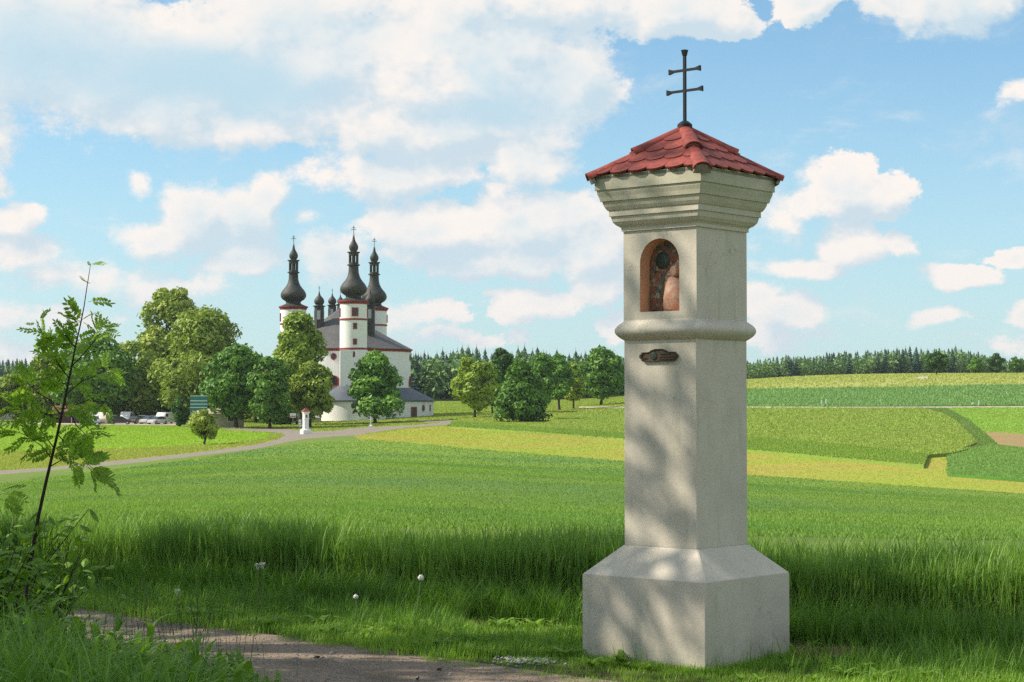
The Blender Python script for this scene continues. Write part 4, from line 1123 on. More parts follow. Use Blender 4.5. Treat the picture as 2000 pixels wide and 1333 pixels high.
# roadside trees whose shade falls over the path, out of the frame on the left
M['near_leaf'] = leafmat('roadside_tree_leaves', (0.087, 0.189, 0.032), (0.145, 0.261, 0.043), (0.072, 0.145, 0.029), trans=.4)
def near_tree(label, x, y, H_, w, cb, n, seedv, lobes):
    t_ = thing('roadside_tree', label, 'tree', (x, y, tz(x, y)), 0, 'roadside trees left of the path')
    P3, N3, cs, rs = crown_points(SH['oval'], w, H_ * (1 - cb), n, lobes, seedv, (.075, .15))
    P3 = P3 + np.array([0, 0, H_ * cb])
    link('crown', leaves_mesh('crown', P3, N3, .085, M['near_leaf']), t_)
    b = MB(); b.tube([(0, 0, -.3), (0, 0, H_ * cb), (.1, .1, H_ * .6), (0, 0, H_ * .9)], [.24, .18, .11, .03], 8)
    for c in cs[:26]:
        c = Vector(c) + Vector((0, 0, H_ * cb)); s0 = Vector((0, 0, c.z * .6))
        b.tube([s0, s0.lerp(c, .5) + Vector((0, 0, -.2)), c], [.07, .045, .012], 5)
    b.build('trunk', M['bark'], t_, smooth=60)
    return t_
NEAR = [(-9.3, 13.2, 13.0, 4.6, .24, 2300, 5, 40), (-9.2, 10.9, 8.8, 4.0, .2, 3000, 14, 34), (-9.4, 16.6, 7.6, 3.4, .2, 3000, 9, 28), (-9.0, 9.2, 7.8, 4.6, .15, 6500, 31, 34), (-10.6, 15.3, 11.8, 3.4, .25, 2500, 41, 32)]
NLAB = ['tall roadside tree whose dappled shade falls on the plastered pillar', 'roadside tree shading the nearest bend of the path', 'small roadside tree shading the path beyond the sapling', 'small roadside tree shading the long grass in the corner', 'slim tall roadside tree shading the front rows of the wheat']
for a_, l_ in zip(NEAR, NLAB): near_tree(l_, *a_)
# ------------------------------------------------------------------ crop and grasses near the camera
def grassmat(name, c1, c2, c3, trans=.35, tip=None):
    m = leafmat(name, c1, c2, c3, trans=trans, rough=.5, patch=.9, spec=.3)
    return m
M['wheat_blade'] = grassmat('young_wheat', (.115, .25, .045), (.30, .46, .085), (.14, .27, .055))
M['grass_blade'] = grassmat('meadow_grass', (.085, .21, .03), (.25, .43, .06), (.10, .22, .03))
M['short_grass'] = grassmat('short_grass', (.12, .28, .03), (.34, .50, .06), (.17, .30, .04))
M['dry_grass'] = grassmat('dry_straw', (0.351, 0.270, 0.135), (0.486, 0.392, 0.203), (0.270, 0.203, 0.108), trans=.2)
def blade(L, w, bend, a, x=0, y=0, z=0, seg=4, droop=0):
    """one tapering blade as triangles"""
    V, F = [], []
    ca, sa = math.cos(a), math.sin(a)
    for i in range(seg + 1):
        f = i / seg
        out = bend * L * f ** 2; up = L * (f - droop * f ** 3)
        ww = w * (1 - f) ** .7 * (1 if f > .01 else .8)
        px_, py_ = x + ca * out, y + sa * out
        if i == seg: V.append((px_, py_, z + up))
        else: V += [(px_ - sa * ww / 2, py_ + ca * ww / 2, z + up), (px_ + sa * ww / 2, py_ - ca * ww / 2, z + up)]
    for i in range(seg - 1):
        b = 2 * i; F += [(b, b + 1, b + 3), (b, b + 3, b + 2)]
    b = 2 * (seg - 1); F.append((b, b + 1, b + 2))
    return V, F
def join(parts):
    V, F = [], []
    for v, f in parts:
        b = len(V); V += v; F += [tuple(i + b for i in t_) for t_ in f]
    return np.array(V), np.array(F)
def wheat_proto(R, L=.62):
    ps = [blade(L * R.uniform(.9, 1.06), .006, R.uniform(-.05, .08), R.uniform(0, 6.3), seg=3)]
    for k in range(4):
        z = L * R.uniform(.25, .78)
        ps.append(blade(R.uniform(.14, .24), .0095, R.uniform(.10, .7), R.uniform(0, 6.3), z=z, seg=3, droop=R.uniform(0, .3)))
    return join(ps)
Rg = random.Random(11)
WP = [wheat_proto(Rg) for _ in range(9)]
WP2 = [join([blade(.60 * Rg.uniform(.94, 1.03), .011, .04, Rg.uniform(0, 6.3), seg=2)] + [blade(.15, .014, Rg.uniform(.2, .5), Rg.uniform(0, 6.3), z=.40, seg=2) for _ in range(2)]) for _ in range(7)]
# crop base line in world metres
CL = np.array([(-30, 34), (-10, 21), (-4.6, 17.4), (-1.9, 16.0), (-.2, 15.0), (1.2, 14.3), (2.3, 13.6), (3.6, 12.9), (6, 11.5), (14, 8)], float)
def crop_y(x): return np.interp(x, CL[:, 0], CL[:, 1])
def band(n, d0, d1, x_half=.30, extra=.0):
    """points behind the crop line, d0..d1 metres behind it"""
    off = rng.uniform(d0, d1, n)
    y0 = rng.uniform(0, 1, n)
    x = (y0 * 2 - 1)
    yy = 15 + off
    X = x * (yy * x_half + 1.2)
    Y = crop_y(X) + off + rng.normal(size=n) * .05
    return X, Y
def place(n, d0, d1, protos, name, s0, s1, label, mt, zs=1.0):
    X, Y = band(n, d0, d1)
    Z = terr(X, Y)
    tilt = rng.normal(size=(n, 2)) * .07
    o = link(name, scatter(name, protos, np.c_[X, Y, Z], rng.uniform(s0, s1, n) * (1 + .05 * np.sin(X * 2.1) + .04 * np.sin(Y * 1.7 + X)), M[mt], tilt=tilt))
    return props(o, label, 'crop', None, 'stuff')
place(27000, -.12, 1.4, WP, 'wheat', .84, 1.10, 'front rows of the tall young green wheat behind the pillar', 'wheat_blade')
place(34000, 1.3, 8, WP2, 'wheat', .86, .95, 'green wheat growing a few metres behind its front edge', 'wheat_blade')
place(52000, 8, 32, WP2, 'wheat', .93, 1.02, 'sunlit ears of the wheat in the middle of the near field', 'wheat_blade')

WP3 = [join([blade(.62 * Rg.uniform(.95, 1.03), .020, .05, Rg.uniform(0, 6.3), seg=1), blade(.60 * Rg.uniform(.95, 1.03), .020, .1, Rg.uniform(0, 6.3), x=.06, y=.05, seg=1)]) for _ in range(5)]
place(50000, 30, 85, WP3, 'wheat', .93, 1.03, 'distant tips of the wheat towards the far edge of the near field', 'wheat_blade')

def grass_proto(R, L, w, k, spread=.05, bend=(.1, .7)):
    return join([blade(L * R.uniform(.5, 1.1), w, R.uniform(*bend), R.uniform(0, 6.3), x=R.uniform(-spread, spread), y=R.uniform(-spread, spread), seg=3, droop=R.uniform(0, .35)) for _ in range(k)])
GS = [grass_proto(Rg, .085, .005, 9) for _ in range(8)]
GM = [grass_proto(Rg, .24, .006, 9, .06) for _ in range(8)]
GT = [grass_proto(Rg, .42, .008, 9, .08, (.15, .9)) for _ in range(8)]
# where the path runs: upper and lower edge
PU = np.array([(-14, 26), (-9.5, 21.4), (-6.2, 18.1), (-4.05, 15.9), (-2.7, 14.5), (-1.1, 13.05), (0.42, 11.55), (2.2, 10.2), (6, 8.6), (14, 6)], float)
PLo = np.array([(-15.6, 24.6), (-11, 20.2), (-7.6, 17.0), (-5.2, 15.0), (-3.6, 13.4), (-1.75, 11.3), (-.75, 10.1), (1.2, 8.5), (5, 6.6), (14, 4.2)], float)
def pu(x): return np.interp(x, PU[:, 0], PU[:, 1])
def plo(x): return np.interp(x, PLo[:, 0], PLo[:, 1])
def in_shrine(X, Y, m_=.5):
    dx, dy = X - PC.x, Y - PC.y
    c, s = math.cos(-PROT), math.sin(-PROT)
    return (np.abs(dx * c - dy * s) < m_) & (np.abs(dx * s + dy * c) < m_)
def verge_pts(n, lo, hi, xr=(-6.5, 6.5)):
    """between path edge (0) and crop line (1)"""
    X = rng.uniform(*xr, n); t_ = rng.uniform(lo, hi, n)
    a, b = pu(X), crop_y(X)
    Y = a + (b - a) * t_
    k = ~in_shrine(X, Y, .505) & (Y > 8.5) & (np.abs(X) < Y * .33 + .6)
    return X[k], Y[k]
def put(name, label, X, Y, protos, s, mt, cat='grass', zs=None, extra_tilt=.12):
    n = len(X)
    o = link(name, scatter(name, protos, np.c_[X, Y, terr(X, Y) - .005], s, M[mt], tilt=rng.normal(size=(n, 2)) * extra_tilt))
    return props(o, label, cat, None, 'stuff')
def patch(X, Y, f, ph):
    return .5 + .5 * np.sin(X * f + ph) * np.cos(Y * f * 1.3 - ph * 2 + X * .7)
X, Y = verge_pts(42000, -.10, 1.0)
e_ = (Y - pu(X)) / (crop_y(X) - pu(X))
keep = rng.random(len(X)) < np.clip(.35 + e_ * 3, 0, 1) * (1 - .55 * ((patch(X, Y, 1.3, .4) > .80) & (e_ > .55)))
# bare soil shows beside the plinth and at the foot of the crop
bare = ((np.hypot((X - 2.1) / .40, (Y - 12.6) / .28) < 1) | (np.hypot((X - .15) / .55, (Y - 14.3) / .45) < 1)) & (rng.random(len(X)) < .9)
keep &= ~bare
X, Y = X[keep], Y[keep]
put('short_grass', 'short bright grass on the verge between the path and the wheat', X, Y, GS, rng.uniform(.7, 1.5, len(X)) * np.where((np.hypot(X - PC.x, Y - PC.y) < 1.5) & (Y < 12.4), .5, 1), 'short_grass')
X, Y = verge_pts(26000, .22, 1.02)
e_ = (Y - pu(X)) / (crop_y(X) - pu(X))
keep = rng.random(len(X)) < np.clip((e_ - .15) * 1.5, 0, 1) * (.35 + .65 * patch(X, Y, 2.1, 1.1))
keep &= ~((np.hypot((X - 2.1) / .45, (Y - 12.5) / .4) < 1) | (np.hypot((X - .15) / .55, (Y - 14.0) / .8) < 1))
X, Y = X[keep], Y[keep]
e_ = (Y - pu(X)) / (crop_y(X) - pu(X))
put('meadow_grass', 'knee high dark green grass at the foot of the wheat', X, Y, GM, rng.uniform(.6, 1.25, len(X)) * (.55 + .7 * e_), 'grass_blade')
X, Y = verge_pts(9000, .72, 1.08)
put('tall_verge_grass', 'taller grass mixing with the front row of the wheat', X, Y, GT, rng.uniform(.45, 1.15, len(X)), 'grass_blade')
# tufts along the plinth
k = rng.integers(0, 4, 1500); u = rng.uniform(-.56, .56, 1500); o_ = .50 + np.abs(rng.normal(size=1500)) * .07
lx = np.where(k == 0, -o_, np.where(k == 1, o_, u)); ly = np.where(k == 2, -o_, np.where(k == 3, o_, u))
c, s = math.cos(PROT), math.sin(PROT)
put('tufted_grass', 'grass tufts growing up against the pillar plinth', PC.x + lx * c - ly * s, PC.y + lx * s + ly * c, GS, rng.uniform(.4, 1.0, 1500), 'short_grass')
# straw at the foot of the crop
n = 1500
X = np.r_[rng.normal(2.1, .22, n // 2), rng.normal(.25, .5, n - n // 2)]; Y = np.r_[rng.normal(12.62, .12, n // 2), rng.normal(14.15, .2, n - n // 2)]
k = ~in_shrine(X, Y, .52)
put('straw', 'dry flattened straw on bare soil beside the pillar plinth', X[k], Y[k], GS, rng.uniform(.5, 1.1, k.sum()), 'dry_grass', extra_tilt=1.2)
# near side of the path: long arching grass in the lower left corner
def near_side(n, lo, hi, xr):
    X = rng.uniform(*xr, n); Y = plo(X) - rng.uniform(lo, hi, n)
    k = (Y > 8.0) & (np.abs(X) < Y * .32 + .5)
    return X[k], Y[k]
def near_scale(X, Y): return np.clip(.22 + (plo(X) - Y) * .38, .20, 1.4)
X, Y = near_side(9000, -.15, 4.0, (-5.5, -1.45)); put('long_grass', 'long arching pale green grass in the lower left corner beside the path', X, Y, GT, rng.uniform(.7, 1.4, len(X)) * near_scale(X, Y), 'grass_blade')
X, Y = near_side(9000, -.2, 4.0, (-5.5, -1.2)); put('verge_grass', 'low grass on the near side of the path', X, Y, GS, rng.uniform(.6, 1.2, len(X)), 'short_grass')
# seeding stems
def stem_proto(R):
    L = R.uniform(.55, .85); bnd = R.uniform(.05, .3); a = R.uniform(0, 6.3)
    ps = [blade(L, .005, bnd, a, seg=5)]
    for k in range(12):
        f = .62 + .36 * k / 12
        ps.append(blade(.045 * (1.25 - f), .008, R.uniform(-.4, .5), R.uniform(0, 6.3), x=math.cos(a) * bnd * L * f * f, y=math.sin(a) * bnd * L * f * f, z=L * f, seg=2))
    return join(ps)
SP = [stem_proto(Rg) for _ in range(8)]
M['seed_stem'] = grassmat('seeding_grass', (0.061, 0.081, 0.027), (0.121, 0.149, 0.047), (0.068, 0.081, 0.041), trans=.15)
X, Y = rng.normal(-1.95, .28, 90), rng.uniform(10.2, 11.6, 90)
put('seeding_grass', 'thin dark seeding grass stems beside the path', X, Y, SP, rng.uniform(.5, 1.0, 90), 'seed_stem')
X, Y = near_side(120, 0, 3, (-4.4, -1.9)); put('seeding_grass', 'scattered seeding stems above the long grass', X, Y, SP, rng.uniform(.6, 1.1, len(X)), 'seed_stem')
X, Y = verge_pts(140, .5, 1.0); put('seeding_grass', 'scattered seeding stems in front of the wheat', X, Y, SP, rng.uniform(.4, .8, len(X)), 'seed_stem')

# plants of the far fields: tufts that give every field its grain and a ragged edge
def tuft(R, h, w, k=3):
    V, F = [], []
    for i in range(k):
        a = R.uniform(0, 6.3); x, y = R.uniform(-.12, .12), R.uniform(-.12, .12); hh = h * R.uniform(.6, 1.1)
        n0 = len(V); V += [(x - math.cos(a) * w / 2, y - math.sin(a) * w / 2, -.03), (x + math.cos(a) * w / 2, y + math.sin(a) * w / 2, -.03), (x + R.uniform(-.05, .05), y + R.uniform(-.05, .05), hh)]
        F.append((n0, n0 + 1, n0 + 2))
    return np.array(V), np.array(F)
def cover(region, n, h, w, c1, c2, c3, label, rmin=0, k=3):
    V, F = LANDF[region]
    C = V[F].mean(axis=1); r_ = np.hypot(C[:, 0], C[:, 1])
    ar = .5 * np.linalg.norm(np.cross(V[F[:, 1]] - V[F[:, 0]], V[F[:, 2]] - V[F[:, 0]]), axis=1)
    ok = (np.abs(np.arctan2(C[:, 0], C[:, 1])) < math.radians(19)) & (r_ > rmin)
    wt_ = ar / r_ ** 1.6 * ok
    if wt_.sum() <= 0: return
    t_ = rng.choice(len(F), n, p=wt_ / wt_.sum())
    u, v = rng.random(n), rng.random(n); fl = u + v > 1; u[fl] = 1 - u[fl]; v[fl] = 1 - v[fl]
    A_, B_, C_ = V[F[t_, 0]], V[F[t_, 1]], V[F[t_, 2]]
    pos = A_ + (B_ - A_) * u[:, None] + (C_ - A_) * v[:, None]
    rr = np.hypot(pos[:, 0], pos[:, 1])
    mt = leafmat(region + '_plants', c1, c2, c3, trans=.3, patch=.06)
    protos = [tuft(Rg, h, w, k) for _ in range(6)]
    o = link(region + '_plants', scatter(region + '_plants', protos, pos, np.clip(rr / 220, .25, 2.2) * rng.uniform(.7, 1.3, n), mt))
    props(o, label, 'crop', None, 'stuff')
cover('barley_field', 60000, .20, .16, (0.151, 0.268, 0.045), (0.500, 0.583, 0.150), (0.333, 0.394, 0.105), 'olive green barley standing on the slope right of the pillar')
cover('barley_strip', 22000, .20, .14, (0.130, 0.270, 0.042), (0.468, 0.594, 0.126), (0.260, 0.378, 0.084), 'paler barley strip along the front edge of the barley slope')
cover('green_field', 9000, .16, .14, (0.137, 0.247, 0.074), (0.328, 0.463, 0.123), (0.218, 0.340, 0.099), 'dark green wheat plants at the right edge')
cover('green_strip', 5000, .14, .14, (0.137, 0.247, 0.074), (0.328, 0.432, 0.123), (0.218, 0.309, 0.099), 'dark green curving strip beside the barley')
cover('far_field', 20000, .20, .2, (0.146, 0.272, 0.098), (0.312, 0.469, 0.176), (0.208, 0.348, 0.137), 'blue green wheat on the far slope')
cover('bright_field', 9000, .10, .12, (0.186, 0.317, 0.058), (0.372, 0.487, 0.096), (0.286, 0.381, 0.077), 'bright green young crop at the right')
cover('hill_field', 16000, .18, .2, (0.312, 0.360, 0.108), (0.540, 0.552, 0.168), (0.384, 0.432, 0.120), 'pale yellow green crop below the hill wood')
cover('mown_field', 46000, .07, .10, (0.184, 0.300, 0.033), (0.529, 0.550, 0.110), (0.437, 0.375, 0.099), 'short yellowish stubble and regrowth of the mown strip')
cover('meadow', 22000, .12, .12, (0.175, 0.322, 0.024), (0.400, 0.529, 0.054), (0.300, 0.414, 0.048), 'bright meadow grass left of the lane')
cover('lane_verge', 16000, .14, .10, (0.195, 0.286, 0.039), (0.520, 0.546, 0.130), (0.364, 0.390, 0.078), 'yellowish verge grass along the lane')
cover('chapel_lawn', 36000, .10, .13, (0.156, 0.270, 0.033), (0.442, 0.513, 0.104), (0.338, 0.405, 0.065), 'grass round the chapel and under the trees')
cover('wheat_field', 150000, .15, .11, (.15, .27, .045), (.38, .54, .11), (.12, .27, .075), 'fine green tips of the wheat towards the lane', rmin=19, k=2)

# broad leaved weeds at the verge
def rosette(R, k=7, L=.13):
    ps = []
    for i in range(k):
        a = 2 * PI * i / k + R.uniform(-.3, .3)
        V, F = blade(L * R.uniform(.6, 1.1), .045, R.uniform(.5, 1.3), a, seg=4, droop=.5)
        ps.append((V, F))
    return join(ps)
RO = [rosette(Rg) for _ in range(6)]
X, Y = verge_pts(500, .1, .95); put('broad_leaved_weed', 'broad leaved weeds scattered in the verge grass', X, Y, RO, rng.uniform(.5, 1.5, len(X)), 'shrub_leaf', 'weed')
def weed_proto(R):
    ps = []; H0 = R.uniform(.30, .55); lean = R.uniform(0, .15); a0 = R.uniform(0, 6.3)
    ps.append(blade(H0, .012, lean, a0, seg=3))
    for k in range(11):
        f = .15 + .8 * k / 11; a = k * 2.4 + R.uniform(-.3, .3)
        V, F = blade(R.uniform(.09, .16) * (1.2 - .5 * f), .042, R.uniform(.8, 1.6), a, x=math.cos(a0) * lean * H0 * f * f, y=math.sin(a0) * lean * H0 * f * f, z=H0 * f, seg=4, droop=.4)
        ps.append((V, F))
    return join(ps)
WD = [weed_proto(Rg) for _ in range(7)]
X, Y = near_side(1500, .35, 4.0, (-5, -1.3)); k = rng.random(len(X)) < .75
put('broad_leaved_weed', 'dark leafy weeds among the long grass at lower left', X[k], Y[k], WD, rng.uniform(.6, 1.25, k.sum()) * np.clip(.4 + (plo(X[k]) - Y[k]) * .4, .4, 1.1), 'shrub_leaf', 'weed')

# pebbles of the path
M['pebble'] = mat('pebble', (.28, .26, .24), .8, .3, var=.4, vscale=3)
def pebble_proto(R):
    V = np.array([(R.uniform(.7, 1.2) * x, R.uniform(.7, 1.2) * y, R.uniform(.4, .7) * z) for x, y, z in ((1, 0, 0), (0, 1, 0), (-1, 0, 0), (0, -1, 0), (0, 0, 1), (0, 0, -.6))]) * .5
    F = np.array([(0, 1, 4), (1, 2, 4), (2, 3, 4), (3, 0, 4), (1, 0, 5), (2, 1, 5), (3, 2, 5), (0, 3, 5)])
    return V, F
PP = [pebble_proto(Rg) for _ in range(6)]
n = 9000
X = rng.uniform(-5.5, 4.5, n); t_ = rng.uniform(0, 1, n); Y = plo(X) + (pu(X) - plo(X)) * t_
o = link('gravel', scatter('gravel', PP, np.c_[X, Y, terr(X, Y)], rng.gamma(2.2, .0055, n) + .004, M['pebble'])); props(o, 'loose small gravel on the dirt path', 'gravel', None, 'stuff')
n = 150
a = rng.normal(size=(n, 2)) * (.12, .12); X = .12 + a[:, 0]; Y = 12.25 + a[:, 1]
M['pale_stone'] = mat('pale_stone', (.32, .32, .33), .8, .3, var=.3, vscale=6)
o = link('crushed_stone', scatter('crushed_stone', PP, np.c_[X, Y, terr(X, Y) + .01], rng.uniform(.012, .04, n), M['pale_stone'])); props(o, 'small heap of pale crushed stone left of the pillar plinth', 'gravel', None, 'stuff')

# ------------------------------------------------------------------ dandelion clocks and umbels
M['fluff'] = mat('seed_fluff', (.75, .75, .70), .9, .1)
M['stemgreen'] = mat('flower_stem', (.14, .20, .06), .7, .2)
def flower(label, px, py, d, kind, r_, lean=.0):
    p = zat(px, py, d); z0 = tz(p.x, d)
    t_ = thing('dandelion' if kind == 'clock' else 'cow_parsley', label, 'flower', (p.x, d, z0), 0)
    h = p.z - z0
    b = MB(); b.tube([(lean, 0, 0), (lean * .4, 0, h * .5), (0, 0, h)], .0045, 5); b.build('stem', M['stemgreen'], t_)
    b = MB(); R = random.Random(px)
    if kind == 'clock':
        for i in range(170):
            v = Vector((R.gauss(0, 1), R.gauss(0, 1), R.gauss(0, 1))).normalized(); e = v.orthogonal().normalized(); q = v.cross(e)
            c = Vector((0, 0, h)) + v * r_ * R.uniform(.75, 1)
            b.add([c + e * .0055, c + q * .0055, c - e * .0055, c - q * .0055], [(0, 1, 2, 3)])
            b.add([Vector((0, 0, h)), c, c + e * .0012], [(0, 1, 2)])
    else:
        for j in range(9):
            a = R.uniform(0, 6.3); rr = R.uniform(.2, 1) * r_
            cc = Vector((math.cos(a) * rr, math.sin(a) * rr, h + R.uniform(-.01, .012)))
            b.tube([(0, 0, h - .05), cc], .0012, 3)
            for i in range(14):
                c = cc + Vector((R.gauss(0, .006), R.gauss(0, .006), R.gauss(0, .004)))
                b.add([c + Vector((.004, 0, 0)), c + Vector((0, .004, .001)), c - Vector((.004, 0, 0)), c - Vector((0, .004, -.001))], [(0, 1, 2, 3)])
    b.build('seed_head' if kind == 'clock' else 'umbel', M['fluff'], t_)
flower('fluffy white dandelion clock on a long pale stem right of the others', 822, 1129, 13.7, 'clock', .024, -.06)
flower('white dandelion clock low in the grass, middle of the verge', 695, 1166, 13.9, 'clock', .020, .03)
flower('left of two white umbels side by side in front of the wheat', 503, 1104, 14.6, 'umbel', .026)
flower('right of two white umbels side by side in front of the wheat', 514, 1102, 14.6, 'umbel', .024)
flower('small pale umbel low in the grass near the shrub', 346, 1155, 14.7, 'umbel', .022)

# brown leaves lying on the path
M['dead_leaf'] = mat('dead_leaf', (.035, .022, .015), .7, .3, var=.3, vscale=40)
for i, (px, py, s, lab) in enumerate(((621, 1286, .035, 'dark dead leaf on the path, nearest to the grass stems'), (860, 1310, .03, 'dark dead leaf on the path edge, right of the other'), (816, 1329, .022, 'small dead leaf at the bottom edge of the picture'))):
    p = P(px, py); b = MB()
    b.add([(-s, 0, .004), (-.3 * s, .5 * s, .016), (.6 * s, .38 * s, .012), (s, 0, .022), (.4 * s, -.45 * s, .016), (-.4 * s, -.42 * s, .008), (0, 0, .003)], [(0, 1, 6), (1, 2, 6), (2, 3, 6), (3, 4, 6), (4, 5, 6), (5, 0, 6)])
    o = b.build('dead_leaf', M['dead_leaf'], None, p, .6 * i); props(o, lab, 'leaf', 'dead leaves on the path')

# ------------------------------------------------------------------ rowan sapling
def leaflet(L, w):
    return [(0, 0, 0), (L * .3, w * .42, -.08 * L), (L * .68, w * .38, -.06 * L), (L, 0, -.16 * L), (L * .68, -w * .38, -.06 * L), (L * .3, -w * .42, -.08 * L), (L * .5, 0, .02 * L)]
def rowan_leaf(R, pairs=6):
    b = MB(); L = 1.0
    def curve(f): return Vector((f, 0, .10 * math.sin(f * 2.2) - .28 * f * f))
    b.tube([curve(k / 5) for k in range(6)], [.012, .011, .010, .009, .007, .005], 4)
    for k in range(pairs):
        f = .22 + .66 * k / (pairs - 1)
        ll = .36 * (1 - .35 * abs(k / (pairs - 1) - .45)); c = curve(f)
        for sgn in (-1, 1):
            a = sgn * math.radians(62 + R.uniform(-8, 8))
            m_ = Matrix.Translation(c) @ Matrix.Rotation(a, 4, 'Z') @ Matrix.Rotation(R.uniform(-.35, .25), 4, 'X')
            b.add([m_ @ Vector(v) for v in leaflet(ll, .17)], [(0, 1, 6), (1, 2, 6), (2, 3, 6), (3, 4, 6), (4, 5, 6), (5, 0, 6)])
    m_ = Matrix.Translation(curve(.93)); b.add([m_ @ Vector(v) for v in leaflet(.30, .12)], [(0, 1, 6), (1, 2, 6), (2, 3, 6), (3, 4, 6), (4, 5, 6), (5, 0, 6)])
    return b.mesh('leaf', M['rowan_leaf'])
RL = [rowan_leaf(Rg, p) for p in (5, 6, 6, 7, 6)]
RD = 12.2
rb = zat(42, 1330, RD); rb.z = tz(rb.x, RD)
rowan = thing('rowan_sapling', 'slender young rowan with feathery leaves rising at the left edge in front of the meadow', 'sapling', rb)
def rp(px, py, dd=0): return zat(px, py, RD + dd) - rb
stem_px = [(36, 1330), (52, 1150), (64, 1075), (75, 1010), (88, 950), (101, 895), (113, 845), (126, 785), (138, 725), (148, 675), (158, 630), (164, 600), (170, 560), (174, 535), (177, 516)]
spts = [rp(x, y) for x, y in stem_px]
b = MB(); b.tube(spts, [.015, .013, .012, .0115, .011, .010, .009, .008, .007, .0055, .0045, .0035, .003, .0022, .0015], 7); b.build('stem', M['twig'], rowan, smooth=60)
Rr = random.Random(5)
BR = [[(105, 875), (85, 848), (62, 820), (40, 790)], [(97, 912), (122, 898), (150, 905), (175, 915)], [(112, 848), (140, 880), (165, 900), (196, 930)], [(118, 820), (88, 808), (50, 800), (15, 800)],
      [(130, 770), (160, 745), (185, 735), (212, 722)], [(135, 740), (110, 705), (96, 672), (74, 634)], [(140, 716), (165, 690), (185, 665), (200, 645)], [(147, 680), (128, 655), (108, 652), (90, 655)],
      [(122, 800), (150, 790), (178, 780), (205, 790)], [(133, 752), (100, 740), (70, 742), (40, 756)], [(100, 895), (80, 870), (50, 850), (28, 842)], [(120, 812), (95, 780), (70, 765), (52, 745)], [(126, 785), (148, 830), (168, 850), (170, 840)]]
bpts = []
for br in BR:
    dz = [Rr.uniform(-.35, .35) * f for f in (0, .4, .75, 1)]
    pts = [rp(x, y, q) for (x, y), q in zip(br, dz)]
    b = MB(); b.tube(pts, [.0042, .0034, .0025, .0015], 5); b.build('branch', M['twig'], rowan, smooth=60)
    bpts.append((pts, br, dz))
def put_leaf(p, ang_img, L, roll=None, yaw=None):
    """ang_img: direction in the picture plane (0 = right, 90 = up)"""
    o = link('leaf', Rr.choice(RL), rowan)
    a = math.radians(ang_img)
    roll = Rr.uniform(-1.1, -.2) if roll is None else roll
    yaw = Rr.uniform(-.7, .7) if yaw is None else yaw
    mt_ = Matrix.Rotation(yaw, 4, 'Z') @ Matrix.Rotation(-a, 4, 'Y') @ Matrix.Rotation(roll + PI / 2 if False else -roll, 4, 'X')
    o.matrix_local = Matrix.Translation(p) @ mt_ @ Matrix.Scale(L, 4)
HAND = [(178, 517, 8, 28), (176, 520, 120, 8), (176, 553, 165, 28), (172, 590, 5, 42), (70, 632, 190, 16), (78, 628, 60, 26), (160, 628, 160, 36), (163, 630, -40, 40), (182, 642, 20, 38), (188, 650, 60, 30), (132, 652, 140, 30), (108, 655, 180, 36), (100, 660, 210, 40),
        (150, 670, -20, 46), (140, 690, 200, 44), (196, 650, -30, 40), (212, 722, 0, 20), (196, 930, -35, 46), (180, 915, -15, 46), (172, 912, -60, 44), (160, 905, 25, 40), (150, 905, -80, 38), (60, 818, 200, 44), (40, 790, 170, 46), (20, 800, 190, 46), (28, 842, 200, 40),
        (50, 850, 230, 44), (66, 860, 250, 40), (85, 850, 200, 38), (150, 855, 10, 40), (168, 848, 5, 40), (140, 860, 60, 36), (130, 880, 70, 34), (14, 806, 240, 46), (5, 960, 20, 44), (12, 965, -10, 44), (0, 975, -30, 44), (120, 870, 60, 30)]
for x, y, a, L in HAND:
    put_leaf(rp(x, y, Rr.uniform(-.15, .15)), a, L / FPX * RD * 1.12)
for pts, br, dz in bpts:
    for k in range(7):
        f = Rr.uniform(.25, 1) * 3; i = min(2, int(f)); p = pts[i].lerp(pts[i + 1], f - i)
        dirx = br[-1][0] - br[0][0]; diry = -(br[-1][1] - br[0][1])
        a = math.degrees(math.atan2(diry, dirx)) + Rr.choice((-1, 1)) * Rr.uniform(10, 75)
        put_leaf(p, a, Rr.uniform(32, 48) / FPX * RD)
for k in range(42):
    i = Rr.randint(5, 10); p = spts[i].lerp(spts[i + 1], Rr.random())
    put_leaf(p, Rr.choice((Rr.uniform(-50, 50), Rr.uniform(130, 230))), Rr.uniform(32, 50) / FPX * RD)

